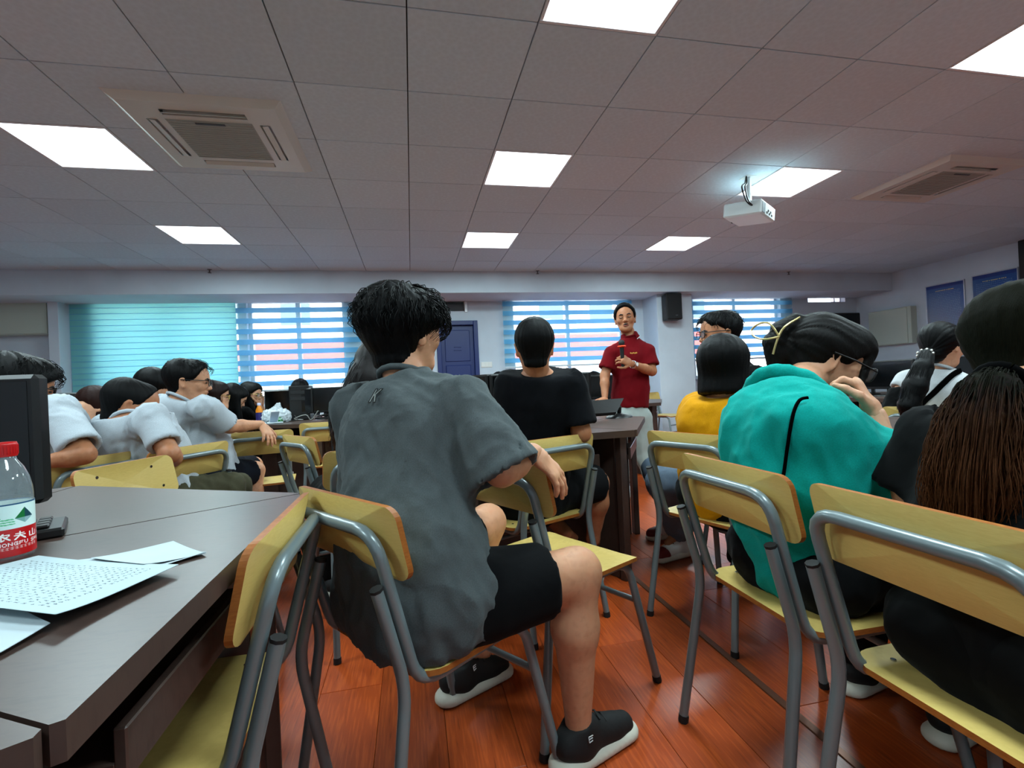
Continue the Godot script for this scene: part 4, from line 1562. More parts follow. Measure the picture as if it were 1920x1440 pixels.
func head_into(s: Soft, t: Transform3D, neck: Vector3, size := 1.0, slim := 1.0) -> void:
	var b := t.basis
	var p := func(x: float, y: float, z: float) -> Vector3: return t * (Vector3(x, y, z) * size)
	var X := b.x
	s.cap(p.call(0, 0.035, -0.028), p.call(0, 0.04, 0.034), 0.076 * size, 0.079 * size, 0.03, X, 0.93)
	s.cap(p.call(0, 0.0, -0.044), p.call(0, -0.074, -0.054), 0.051 * size, 0.035 * size * slim, 0.03, X, 1.02)
	for e in [-1, 1]:
		s.cap(p.call(e * 0.047, -0.012, 0.005), p.call(e * 0.026, -0.078, -0.045), 0.026 * size, 0.021 * size, 0.04)
		s.ball(p.call(e * 0.04, -0.018, -0.064), 0.021 * size, 0.025)
		s.cap(p.call(e * 0.012, 0.018, -0.088), p.call(e * 0.04, 0.016, -0.08), 0.012 * size, 0.01 * size, 0.014)
		s.cut(p.call(e * 0.031, 0.003, -0.103), p.call(e * 0.033, 0.003, -0.102), 0.0125 * size, 0.0125 * size, 0.014)
		s.ball(p.call(e * 0.031, 0.002, -0.083), 0.0125 * size, 0.004)
		s.ball(p.call(e * 0.013, -0.031, -0.1), 0.009 * size, 0.008)
		# ear
		s.cap(p.call(e * 0.08, 0.012, 0.014), p.call(e * 0.076, -0.026, 0.006), 0.0185 * size, 0.0115 * size, 0.008, (X * 0.94 + b.z * e * 0.34).normalized(), 0.4)
		s.cut(p.call(e * 0.087, 0.008, 0.008), p.call(e * 0.085, -0.014, 0.004), 0.007 * size, 0.006 * size, 0.006)
	s.cap(p.call(0, 0.006, -0.094), p.call(0, -0.027, -0.111), 0.0075 * size, 0.0115 * size, 0.012)
	s.cap(p.call(-0.014, -0.05, -0.094), p.call(0.014, -0.05, -0.094), 0.0075 * size, 0.0075 * size, 0.009)
	s.cap(p.call(-0.012, -0.059, -0.092), p.call(0.012, -0.059, -0.092), 0.0075 * size, 0.0075 * size, 0.007)
	s.ball(p.call(0, -0.09, -0.074), 0.018 * size, 0.02)
	s.cap(p.call(0, -0.045, 0.025), neck, 0.05 * size, 0.055 * size, 0.03)

func hand_into(s: Soft, w: Vector3, dir: Vector3, back: Vector3, thumb: float, curl: Array, size := 1.0, splay := 0.06) -> void:
	dir = dir.normalized()
	back = (back - dir * back.dot(dir)).normalized()
	var x := dir.cross(back) * thumb
	s.cap(w, w + dir * 0.02 * size, 0.026 * size, 0.03 * size, 0.02, back, 0.75)
	s.cap(w + dir * 0.03 * size + x * 0.012 * size, w + dir * 0.078 * size + x * 0.016 * size, 0.027 * size, 0.024 * size, 0.015, back, 0.5)
	s.cap(w + dir * 0.03 * size - x * 0.01 * size, w + dir * 0.072 * size - x * 0.016 * size, 0.026 * size, 0.022 * size, 0.015, back, 0.5)
	var axis := dir.cross(-back)
	var lens := [0.072, 0.08, 0.074, 0.057]
	for k in 4:
		var p := w + (dir * (0.083 - 0.004 * absf(k - 1.2) * absf(k - 1.2)) + x * (0.03 - 0.02 * k)) * size
		var d := dir.rotated(back, thumb * -splay * (1.4 - k))
		var c: float = curl[k]
		var r := [0.0092, 0.0085, 0.0077, 0.0066]
		for j in 3:
			d = d.rotated(axis, c * [0.75, 1.0, 0.65][j])
			var q: Vector3 = p + d * lens[k] * [0.46, 0.3, 0.24][j] * size
			s.cap(p, q, r[j] * size, r[j + 1] * size, 0.004)
			p = q
	var tb := w + (dir * 0.022 + x * 0.026) * size
	var td := (dir * 0.62 + x * 0.72 - back * 0.25).normalized()
	var c4: float = curl[4]
	for j in 3:
		var q: Vector3 = tb + td * [0.036, 0.032, 0.025][j] * size
		s.cap(tb, q, [0.0135, 0.0105, 0.0092][j] * size, [0.0105, 0.0092, 0.0075][j] * size, 0.006)
		tb = q
		td = (td - x * c4 * 0.8 + dir * c4 * 0.2 - back * c4 * 0.5).normalized()

func shoe(pos: Vector3, dir: Vector3, parent: Node, upper: Material, sole: Material, size := 1.0, toe: Material = null) -> void:   # pos: floor under the ankle
	dir.y = 0
	dir = dir.normalized()
	var r := dir.cross(UP3)
	var s := Soft.new()
	s.h = 0.007
	s.cap(pos + UP3 * 0.062 * size - dir * 0.035 * size, pos + UP3 * 0.035 * size + dir * 0.15 * size, 0.04 * size, 0.034 * size, 0.02, r, 0.95)
	s.cap(pos + UP3 * 0.09 * size, pos + UP3 * 0.05 * size, 0.043 * size, 0.045 * size, 0.02)
	s.cap(pos + UP3 * 0.08 * size + dir * 0.03 * size, pos + UP3 * 0.045 * size + dir * 0.11 * size, 0.03 * size, 0.032 * size, 0.02)
	s.slice(pos + UP3 * 0.112 * size, (UP3 - dir * 0.25).normalized(), 0.3)
	s.slice(pos + UP3 * 0.022 * size, -UP3, 0.4)
	var up := soft("shoe_upper", s, upper, parent)
	var q := Soft.new()
	q.h = 0.007
	q.cap(pos + UP3 * 0.016 * size - dir * 0.045 * size, pos + UP3 * 0.016 * size + dir * 0.155 * size, 0.046 * size, 0.043 * size, 0.02, UP3, 0.62)
	q.slice(pos + UP3 * 0.002, -UP3, 0.4)
	soft("shoe_sole", q, sole, parent)
	for k in 4:
		var c := pos + UP3 * (0.112 - 0.014 * k) * size + dir * (0.055 + 0.022 * k) * size
		obj("lace", tube_mesh([c - r * 0.022 * size - UP3 * 0.012, c, c + r * 0.022 * size - UP3 * 0.012], 0.0028, 5), mats["lace"], up)
	if toe:
		var z := Soft.new()
		z.h = 0.006
		z.cap(pos + UP3 * 0.038 * size + dir * 0.125 * size, pos + UP3 * 0.036 * size + dir * 0.158 * size, 0.039 * size, 0.036 * size, 0.02)
		z.slice(pos + UP3 * 0.02, -UP3, 0.3)
		soft("toe_cap", z, toe, parent)

func seat_pose(x: float, z: float, deg: float, lean := 0.06, tall := 1.0) -> Dictionary:
	var a := deg_to_rad(deg)
	var f := Vector3(sin(a), 0, -cos(a))
	var r := Vector3(cos(a), 0, sin(a))
	var s := Vector3(x, 0, z)
	var P := {"f": f, "r": r, "tall": tall}
	P.pelvis = s + UP3 * 0.515 - f * 0.04
	P.neck = P.pelvis + UP3 * 0.49 * tall + f * lean
	P.head = head_at(P.neck + UP3 * 0.125 + f * 0.03, deg)
	P.sl = P.neck - UP3 * 0.055 - r * 0.165 * tall
	P.sr = P.neck - UP3 * 0.055 + r * 0.165 * tall
	P.el = P.sl - UP3 * 0.25 - r * 0.03 + f * 0.06
	P.er = P.sr - UP3 * 0.25 + r * 0.03 + f * 0.06
	P.wl = P.el + f * 0.2 + r * 0.05 - UP3 * 0.05
	P.wr = P.er + f * 0.2 - r * 0.05 - UP3 * 0.05
	P.hl = P.pelvis - UP3 * 0.01 - r * 0.085
	P.hr = P.pelvis - UP3 * 0.01 + r * 0.085
	P.kl = P.hl + f * 0.4 - r * 0.03
	P.kr = P.hr + f * 0.4 + r * 0.03
	P.al = Vector3(P.kl.x, 0.09, P.kl.z)
	P.ar = Vector3(P.kr.x, 0.09, P.kr.z)
	return P

func person(label: String, P: Dictionary, group := "") -> Node3D:
	var f: Vector3 = P.f
	var r: Vector3 = P.r
	var h: float = P.get("h", 0.012)
	var o := thing("person", label, "person", Vector3.ZERO, 0.0, group)
	var k: float = P.get("k", 1.0)              # stoutness
	var chest: Vector3 = P.get("chest", P.neck.lerp(P.pelvis, 0.36))
	var waist: Vector3 = P.get("waist", P.neck.lerp(P.pelvis, 0.72))
	# the body
	var b := Soft.new()
	b.h = h
	b.cap(P.pelvis, waist, 0.118 * k, 0.108 * k, 0.05, f, 0.8)
	b.cap(waist, chest, 0.108 * k, 0.128 * k, 0.05, f, 0.76)
	b.cap(P.sl.lerp(P.sr, 0.2) - UP3 * 0.015, P.sl.lerp(P.sr, 0.8) - UP3 * 0.015, 0.04, 0.04, 0.05)
	b.cap(chest, P.neck, 0.1, 0.055, 0.05, f, 0.8)
	for s in ["l", "r"]:
		var sh: Vector3 = P["s" + s]
		var e: Vector3 = P["e" + s]
		var w: Vector3 = P["w" + s]
		b.cap(sh, e, 0.047 * k, 0.037 * k, 0.03)
		b.cap(e, e.lerp(w, 0.35), 0.037 * k, 0.036 * k, 0.02)
		b.cap(e.lerp(w, 0.35), w, 0.036 * k, 0.025, 0.02)
		var hp: Vector3 = P["h" + s]
		var kn: Vector3 = P["k" + s]
		var an: Vector3 = P["a" + s]
		b.cap(hp, kn, 0.078 * k, 0.055 * k, 0.04)
		b.cap(kn, kn.lerp(an, 0.33) - f * 0.012, 0.052 * k, 0.053 * k, 0.03)
		b.cap(kn.lerp(an, 0.33) - f * 0.012, an, 0.053 * k, 0.031, 0.03)
		b.cap(an, an + (P.get("t" + s, f) as Vector3) * 0.1 - UP3 * 0.05, 0.032, 0.02, 0.02)
	var hd := Soft.new()
	hd.h = P.get("head_h", 0.006)
	head_into(hd, P.head, P.neck, P.get("head_size", 1.0), P.get("slim", 1.0))
	var parts := [b, hd]
	for e in P.get("hands", []):
		var hs := Soft.new()
		hs.h = e.get("h", 0.0042)
		hand_into(hs, P["w" + e.side], e.dir, e.back, e.thumb, e.curl, e.get("size", 1.0), e.get("splay", 0.06))
		parts.append(hs)
	if P.get("hands", []).size() < 2:
		for s in ["l", "r"]:
			if P.get("hands", []).any(func(e): return e.side == s):
				continue
			var hs := Soft.new()
			hs.h = 0.006
			var fore: Vector3 = (P["w" + s] - P["e" + s]).normalized()
			hand_into(hs, P["w" + s], fore, (UP3 + r * (0.3 if s == "r" else -0.3)), -1.0 if s == "l" else 1.0, [0.35, 0.4, 0.45, 0.5, 0.3])
			parts.append(hs)
	soft("body", parts, P.skin, o)
	# shirt
	var t := Soft.new()
	t.h = P.get("cloth_h", h)
	var g: float = P.get("loose", 0.018)
	var hem: Vector3 = P.get("hem", P.pelvis.lerp(waist, 0.1))
	t.cap(hem, waist, 0.13 * k + g, 0.122 * k + g, 0.05, f, 0.84)
	t.cap(waist, chest, 0.122 * k + g, 0.135 * k + g, 0.06, f, 0.8)
	t.cap(chest, P.neck - UP3 * 0.03, 0.115 + g * 0.7, 0.066, 0.05, f, 0.85)
	for s in ["l", "r"]:
		t.cap(P.neck.lerp(P["s" + s], 0.1) - UP3 * 0.03, P.neck.lerp(P["s" + s], 0.9) - UP3 * 0.008, 0.062, 0.05 + g * 0.3, 0.05)
	for e in P.get("drape", []):
		t.cap(e[0], e[1], e[2], e[3], 0.06)
	var sleeve: float = P.get("sleeve", 0.75)
	for s in ["l", "r"]:
		var sh: Vector3 = P["s" + s]
		var e: Vector3 = P["e" + s]
		var w: Vector3 = P["w" + s]
		var wide: float = P.get("sleeve_wide", 1.25)
		if sleeve <= 1.0 or P.has("straight"):
			t.cone(sh, sh.lerp(e, sleeve), 0.05 + g * 0.4, 0.048 * wide + g * 0.5, 0.045)
			var wall := maxf(0.014, t.h * 2.0)
			t.cut(sh.lerp(e, sleeve * 0.94), sh.lerp(e, sleeve + 0.12), 0.048 * wide + g * 0.5 - wall, 0.048 * wide + g * 0.5 - wall, 0.004)
		else:
			t.cap(sh, e, 0.05 + g * 0.4, 0.047 * wide + g * 0.3, 0.045)
			t.cone(e, e.lerp(w, sleeve - 1.0), 0.047 * wide + g * 0.3, 0.034 * wide + g * 0.2, 0.03)
	t.slice(hem - UP3 * (P.get("hem_drop", 0.05) as float), -UP3 + f * 0.15, 0.4)
	var col: Vector3 = P.neck.lerp(P.head.origin, P.get("collar", 0.12))
	var ax: Vector3 = (P.head.origin - P.neck).normalized()
	t.slice(col, ax - f * 0.25, 0.15, 0.01)
	t.look = folds(P.get("fold", 0.007), P.get("fold_freq", 7.0), P.get("fold_seed", 1.0), [[P.sl.lerp(P.el, sleeve), 0.085], [P.sr.lerp(P.er, sleeve), 0.085], [P.neck, 0.07]] if sleeve <= 1.0 else [])
	P.shirt = soft("shirt", t, P.top, o)
	if P.get("ring", true):
		var ring := []
		var rx := ax.cross(f).normalized()
		var rf := rx.cross(ax)
		for j in 17:
			var a := TAU * j / 16.0
			ring.append(col - ax * 0.004 + (rx * cos(a) + rf * sin(a)) * (0.068 * P.get("collar_r", 1.0)) + ax * (0.016 * -sin(a) if true else 0.0))
		var cm := Mb.new()
		cm.tube(ring, 0.0085, 7, false)
		obj("collar", cm.done(), P.top, o)
	# trousers, shorts or skirt
	var q := Soft.new()
	q.h = maxf(h, 0.011)
	q.cap(P.pelvis + UP3 * 0.06, P.pelvis - UP3 * 0.02, 0.125 * k, 0.135 * k, 0.05, f, 0.88)
	var long: float = P.get("long", 2.0)
	for s in ["l", "r"]:
		var hp: Vector3 = P["h" + s]
		var kn: Vector3 = P["k" + s]
		var an: Vector3 = P["a" + s]
		if long <= 1.0:
			q.cone(hp, hp.lerp(kn, long), 0.1 * k, 0.085 * k, 0.05)
			q.cut(hp.lerp(kn, long * 0.95), hp.lerp(kn, long + 0.1), 0.085 * k - 0.02, 0.085 * k - 0.02, 0.004)
		else:
			q.cap(hp, kn, 0.095 * k, 0.073 * k, 0.05)
			q.cone(kn, kn.lerp(an, long - 1.0), 0.071 * k, 0.058 * k * (P.get("flare", 1.0) as float), 0.04)
	q.look = folds(P.get("fold_low", P.get("fold", 0.007) * 0.8), 6.0, 7.0, [[P.hl.lerp(P.kl, long), 0.11], [P.hr.lerp(P.kr, long), 0.11]] if long <= 1.0 else [])
	soft("trousers" if long > 1.0 else "shorts", q, P.bottom, o)
	if P.has("shoe"):
		for s in ["l", "r"]:
			var an: Vector3 = P["a" + s]
			shoe(Vector3(an.x, P.get("lift" + s, 0.0), an.z), P.get("t" + s, f), o, P.shoe, P.sole, P.get("shoe_size", 1.0), P.get("toe"))
	return o

func hair_cap(t: Transform3D, style: Dictionary) -> Soft:
	# short hair: a shell round the skull, cut back from the face, the ears and the nape
	var s := Soft.new()
	s.h = style.get("h", 0.006)
	var size: float = style.get("size", 1.0)
	var p := func(x: float, y: float, z: float) -> Vector3: return t * (Vector3(x, y, z) * size)
	var v: float = style.get("vol", 0.014)
	s.cap(p.call(0, 0.042, -0.03), p.call(0, 0.045, 0.036), 0.077 * size + v, 0.079 * size + v, 0.03, t.basis.x, 0.95)
	if style.get("back", true):
		if style.get("crop", false):
			s.cap(p.call(0, 0.03, 0.03), p.call(0, style.get("nape", -0.055), 0.036), 0.08 * size, 0.053 * size, 0.03, t.basis.x, 0.95)
		else:
			s.cap(p.call(0, 0.03, 0.03), p.call(0, style.get("nape", -0.055), 0.035), 0.078 * size + v * 0.8, 0.058 * size + v * 0.2, 0.03, t.basis.x, 0.98)
	for e in style.get("tufts", []):
		s.cap(p.call(e[0], e[1], e[2]), p.call(e[3], e[4], e[5]), e[6], e[7], 0.018)
	# the face and the sides stay free
	if style.get("crop", false):
		s.slice(p.call(0, style.get("brow", 0.035) + 0.01, style.get("front", -0.07)), t.basis * Vector3(0, -0.45, -0.89), 0.11, 0.01)
	else:
		s.slice(p.call(0, style.get("brow", 0.035), -0.075), t.basis * Vector3(0, -0.75, -0.66), 0.13, 0.012)
	s.slice(p.call(0, style.get("nape", -0.055) - 0.02, 0.03), t.basis * Vector3(0, -1, -0.25), 0.3, 0.01)
	for e in [-1, 1]:
		s.cut(p.call(e * 0.1, style.get("side", -0.02), -0.055), p.call(e * 0.1, style.get("side", -0.02) - 0.06, 0.0), 0.05 * size, 0.055 * size, 0.012)
	s.look = strands(p.call(0, 0.0, 0.01), t.basis * Vector3(0, 0.94, 0.34), style.get("amp", 0.004), style.get("fine", 55.0))
	return s

func wisps(t: Transform3D, count: int, sd: int, size: float, low: float, high: float, length: float, lift: float, thick := 0.0012) -> Mb:
	# loose locks lying on the hair, running from the crown downwards
	var m := Mb.new()
	var rng := RandomNumberGenerator.new()
	rng.seed = sd
	for k in count:
		var a := rng.randf() * TAU
		var up := rng.randf_range(low, high)
		var pts := []
		var steps := 6
		for j in steps + 1:
			var u := up - length * j / steps
			var rad := sqrt(maxf(0.02, 1.0 - u * u))
			var off := lift * sin(PI * (j + 0.6) / (steps + 1.5)) * rng.randf_range(0.7, 1.3)
			var d := Vector3(sin(a) * rad * 0.93, u * 1.02, cos(a) * rad * 1.2)
			pts.append(t * (Vector3(0, 0.035, 0.003) * size + d * (0.092 * size + off)))
			a += rng.randf_range(-0.06, 0.06)
		var rr := []
		for j in steps + 1:
			rr.append(thick * (1.0 - 0.8 * j / steps) + 0.0002)
		m.tube(pts, rr, 4, false)
	return m

func lock_bundle(paths: Array, count: int, sd: int, spread: Array, thick: float, wave := 0.0) -> Mb:
	# many strands following a centre line that widens and narrows
	var m := Mb.new()
	var rng := RandomNumberGenerator.new()
	rng.seed = sd
	var line: Array = spline(paths, 5)
	for k in count:
		var a := rng.randf() * TAU
		var q := sqrt(rng.randf())
		var ph := rng.randf() * TAU
		var stop := int(line.size() * rng.randf_range(0.72, 1.0))
		var pts := []
		var rr := []
		for j in stop:
			var u := float(j) / (line.size() - 1)
			var si := u * (spread.size() - 1)
			var w: float = lerpf(spread[int(si)], spread[mini(int(si) + 1, spread.size() - 1)], si - int(si))
			var d: Vector3 = (line[mini(j + 1, line.size() - 1)] - line[maxi(j - 1, 0)]).normalized()
			var x := d.cross(Vector3(0.3, 0.1, 0.95)).normalized()
			var z := d.cross(x)
			var wv := sin(u * 16.0 + ph) * wave
			pts.append(line[j] + (x * cos(a) + z * sin(a)) * (w * q + wv))
			rr.append(thick * (1.0 - 0.75 * pow(float(j) / stop, 3.0)))
		if pts.size() > 3:
			m.tube(pts, rr, 4, false)
	return m

func glasses(t: Transform3D, parent: Node, m: Material, size := 1.0) -> void:
	var o := Node3D.new()
	o.name = "glasses"
	parent.add_child(o, true)
	var lens := mat("lens", Color(0.8, 0.9, 0.95, 0.12), 0.02)
	lens.transparency = BaseMaterial3D.TRANSPARENCY_ALPHA
	for e in [-1, 1]:
		var ring := []
		for p in round_rect(0.05, 0.038, 0.014, 3):
			ring.append(t * (Vector3(e * 0.032 + p.x, 0.004 + p.y, -0.112) * size))
		ring.append(ring[0])
		obj("rim", tube_mesh(ring, 0.0024, 6), m, o)
		obj("temple", tube_mesh([t * (Vector3(e * 0.057, 0.014, -0.112) * size), t * (Vector3(e * 0.083, 0.014, -0.04) * size), t * (Vector3(e * 0.086, 0.012, 0.02) * size)], 0.0025, 6), m, o)
		var d := Mb.new()
		var pts := []
		for j in 12:
			pts.append(t * (Vector3(e * 0.032 + cos(TAU * j / 12) * 0.023, 0.004 + sin(TAU * j / 12) * 0.017, -0.112) * size))
		for j in 12:
			d.tri(t * (Vector3(e * 0.032, 0.004, -0.112) * size), pts[j], pts[(j + 1) % 12], t.origin)
		obj("lens", d.done(), lens, o)
	obj("bridge", tube_mesh([t * (Vector3(-0.008, 0.008, -0.113) * size), t * (Vector3(0.008, 0.008, -0.113) * size)], 0.0018, 6), m, o)

func face_marks(t: Transform3D, parent: Node, closed := false, size := 1.0, mouth_open := 0.0) -> void:
	var dark := mat("brow_hair", Color(0.05, 0.04, 0.035), 0.8)
	for e in [-1, 1]:
		obj("eyebrow", tube_mesh([t * (Vector3(e * 0.014, 0.02, -0.105) * size), t * (Vector3(e * 0.032, 0.026, -0.1) * size), t * (Vector3(e * 0.048, 0.02, -0.089) * size)], [0.0042, 0.005, 0.002], 6), dark, parent)
		if closed:
			obj("eyelashes", tube_mesh([t * (Vector3(e * 0.017, 0.001, -0.0975) * size), t * (Vector3(e * 0.031, -0.003, -0.0995) * size), t * (Vector3(e * 0.045, 0.001, -0.093) * size)], 0.0026, 5), dark, parent)
		else:
			obj("eye", tube_mesh([t * (Vector3(e * 0.02, 0.002, -0.097) * size), t * (Vector3(e * 0.031, 0.003, -0.0985) * size), t * (Vector3(e * 0.042, 0.002, -0.094) * size)], [0.002, 0.0042, 0.002], 6), dark, parent)
	var lips := mat("lips", Color(0.55, 0.28, 0.24), 0.5)
	if mouth_open > 0.0:
		var m := Mb.new()
		m.tube([t * (Vector3(-0.016, -0.055, -0.0985) * size), t * (Vector3(0, -0.055, -0.103) * size), t * (Vector3(0.016, -0.055, -0.0985) * size)], [0.004, mouth_open, 0.004], 8)
		obj("mouth", m.done(), mat("mouth_dark", Color(0.08, 0.02, 0.02), 0.6), parent)
		obj("lip", tube_mesh([t * (Vector3(-0.019, -0.064, -0.097) * size), t * (Vector3(0, -0.067, -0.102) * size), t * (Vector3(0.019, -0.064, -0.097) * size)], 0.004, 6), lips, parent)
	else:
		obj("lip", tube_mesh([t * (Vector3(-0.02, -0.054, -0.096) * size), t * (Vector3(0, -0.054, -0.1025) * size), t * (Vector3(0.02, -0.054, -0.096) * size)], [0.0015, 0.0035, 0.0015], 6), lips, parent)
func people() -> void:
	fold_noise.noise_type = FastNoiseLite.TYPE_SIMPLEX_SMOOTH
	fold_noise.frequency = 1.0
	fold_noise.fractal_type = FastNoiseLite.FRACTAL_RIDGED
	fold_noise.fractal_octaves = 2
	fold_noise.seed = 3
	hair_noise.noise_type = FastNoiseLite.TYPE_SIMPLEX_SMOOTH
	hair_noise.frequency = 0.35
	hair_noise.fractal_octaves = 2
	mat("lace", Color(0.06, 0.06, 0.06), 0.8)
	boy_in_grey()
	teacher()
	boy_in_navy()
	girl_in_yellow()
	boy_with_red_toes()
	girl_in_turquoise()
	girl_with_brown_ponytail()
	girl_in_white_and_black()
	girl_with_wavy_hair()
	boy_behind_monitor()
	boy_in_khaki()
	boy_with_glasses()
	girls_at_far_table()
	heads_behind_monitors()

var after := []

func shirt_mark(shirt: MeshInstance3D, o: Node3D) -> void:
	# the outlined monogram below the collar
	var c: Array = on_surface(shirt, 704, 742, 0.001)
	var n: Vector3 = c[1]
	var x := UP3.cross(n).normalized()
	var y := n.cross(x)
	var pt := func(u: float, w: float) -> Vector3: return c[0] + (x * (u + w * 0.28) + y * w) * 0.001
	var m := Mb.new()
	for s in [[-9, -18, -9, 18], [-9, 18, -3, 18], [-3, 18, -3, 3], [-3, 3, 4, 18], [4, 18, 11, 18], [11, 18, 3, 0], [3, 0, 11, -18], [11, -18, 4, -18], [4, -18, -3, -3], [-3, -3, -3, -18], [-3, -18, -9, -18]]:
		m.tube([pt.call(s[0], s[1]), pt.call(s[2], s[3])], 0.0011, 5)
	var k := obj("monogram_outline", m.done(), mat("print_black", Color(0.01, 0.01, 0.01), 0.7), o)
	k.set_meta("label", "black outlined monogram on the back")
	var w := Mb.new()
	for s in [[-6, -16, -6, 16], [-4, 0, 7, 16], [-1, 2, 7, -16]]:
		w.tube([pt.call(s[0], s[1]), pt.call(s[2], s[3])], 0.0009, 5)
	obj("monogram_fill", w.done(), mat("print_pale", Color(0.6, 0.62, 0.6), 0.7), o)

func shoe_marks(o: Node3D) -> void:
	var white := mat("print_white", Color(0.8, 0.8, 0.8), 0.6)
	var n := 0
	for c in o.get_children():
		if String(c.name).begins_with("shoe_upper"):
			n += 1
			var s: Array = on_surface(c, 1108, 1386, 0.001) if n == 2 else on_surface(c, 890, 1252, 0.001)
			if s.is_empty():
				continue
			var x := UP3.cross(s[1]).normalized()
			var y: Vector3 = s[1].cross(x)
			var m := Mb.new()
			for q in [[-6, -6, -6, 7], [-6, 7, 7, 7], [-6, 1, 5, 2], [-6, -6, 5, -4]]:
				m.tube([s[0] + (x * q[0] + y * q[1]) * 0.001, s[0] + (x * q[2] + y * q[3]) * 0.001], 0.0014, 5)
			obj("emblem", m.done(), white, o)

func strap_on(shirt: MeshInstance3D, pts: Array, lift: float) -> Array:
	var out := []
	for p in pts:
		var s := on_surface(shirt, p[0], p[1], lift)
		if s.size():
			out.append(s[0])
	return spline(out, 5)

func hair_mat(called: String, c: Color, rough := 0.42) -> StandardMaterial3D:
	if mats.has(called):
		return mats[called]
	return streaky(mat(called, c, maxf(rough, 0.5), 0.0, 0.25))

func streaky(m: StandardMaterial3D) -> StandardMaterial3D:   # fine strands, lighter and darker
	if hair_tex == null:
		hair_tex = noise_tex(0.06, [Color(0.45, 0.45, 0.45), Color(0.8, 0.8, 0.8), Color(1, 1, 1)], 256, FastNoiseLite.TYPE_SIMPLEX_SMOOTH, 3, 77)
	m.uv1_triplanar = true
	m.uv1_world_triplanar = true
	m.uv1_scale = Vector3(55, 2.5, 55)
	m.albedo_texture = hair_tex
	m.heightmap_enabled = true
	m.heightmap_texture = hair_tex
	m.heightmap_scale = 0.12
	return m

var hair_tex: NoiseTexture2D

func boy_in_grey() -> void:
	var P := seat_pose(0.023, -1.20, 52)
	P.skin = skin("skin_a", Color(0.76, 0.55, 0.42))
	P.top = cloth("grey_jersey", Color(0.32, 0.345, 0.35))
	P.bottom = cloth("black_shorts", Color(0.018, 0.02, 0.028))
	P.h = 0.011
	P.cloth_h = 0.0085
	P.head_h = 0.0045
	P.pelvis = Vector3(-0.005, 0.51, -1.165)
	P.waist = Vector3(-0.03, 0.66, -1.19)
	P.chest = Vector3(-0.03, 0.85, -1.255)
	P.neck = Vector3(-0.015, 1.0, -1.295)
	P.head = head_at(at(757, 628, 1.3), 46, 1, 0)
	P.head_size = 1.0
	P.sr = Vector3(0.125, 0.935, -1.175)
	P.sl = Vector3(-0.155, 0.935, -1.42)
	P.er = at(940, 880, 1.125)
	P.wr = at(1000, 848, 1.235)
	P.el = Vector3(-0.13, 0.68, -1.5)
	P.wl = Vector3(0.08, 0.6, -1.52)
	P.hr = Vector3(0.06, 0.5, -1.08)
	P.hl = Vector3(-0.075, 0.5, -1.25)
	P.kr = at(1082, 1072, 1.22)
	P.ar = at(1085, 1375, 1.23)
	P.kl = Vector3(0.235, 0.515, -1.62)
	P.al = at(862, 1215, 1.52)
	P.tr = Vector3(0.93, 0, -0.35)
	P.tl = Vector3(0.9, 0, -0.42)
	P.long = 0.72
	P.sleeve = 1.08
	P.straight = true
	P.sleeve_wide = 1.75
	P.loose = 0.024
	P.fold_low = 0.003
	P.drape = [[Vector3(0.0, 0.62, -1.15), P.hr + UP3 * 0.015, 0.125, 0.116], [Vector3(0.0, 0.6, -1.12), Vector3(-0.01, 0.48, -1.11), 0.13, 0.125], [Vector3(-0.04, 0.62, -1.19), Vector3(-0.06, 0.5, -1.22), 0.14, 0.14]]
	P.k = 1.06
	P.hem = Vector3(0.0, 0.50, -1.16)
	P.hem_drop = 0.06
	P.fold = 0.011
	P.fold_freq = 6.5
	P.shoe = mat("shoe_black", Color(0.015, 0.015, 0.017), 0.75)
	P.sole = mat("sole_white", Color(0.78, 0.76, 0.7), 0.6)
	P.hands = [{"side": "r", "dir": (at(1040, 885, 1.25) - at(1000, 848, 1.235)), "back": Vector3(0.35, 0.85, 0.5), "thumb": -1.0, "curl": [0.28, 0.3, 0.34, 0.38, 0.1], "splay": 0.09}]
	var o := person("boy in a grey T-shirt and black shorts sitting sideways, arm over the empty chair", P)
	var st := {"h": 0.005, "size": 1.0, "vol": 0.018, "nape": -0.06, "brow": 0.025, "side": -0.03, "amp": 0.004, "fine": 60.0,
		"tufts": [[0, 0.08, 0.02, 0.02, 0.085, -0.05, 0.035, 0.03], [0.03, 0.08, -0.04, 0.04, 0.045, -0.085, 0.03, 0.014], [-0.03, 0.08, -0.04, -0.03, 0.045, -0.085, 0.03, 0.014], [0.0, 0.05, 0.08, 0, -0.01, 0.085, 0.035, 0.03], [-0.05, 0.05, 0.02, -0.07, 0.0, 0.02, 0.03, 0.02]]}
	var hm := hair_mat("hair_black", Color(0.014, 0.014, 0.017), 0.4)
	soft("hair", hair_cap(P.head, st), hm, o, wisps(P.head, 420, 5, 1.0, 0.2, 1.0, 0.75, 0.03, 0.0015))
	after.append(func(): shirt_mark(P.shirt, o))
	after.append(func(): shoe_marks(o))

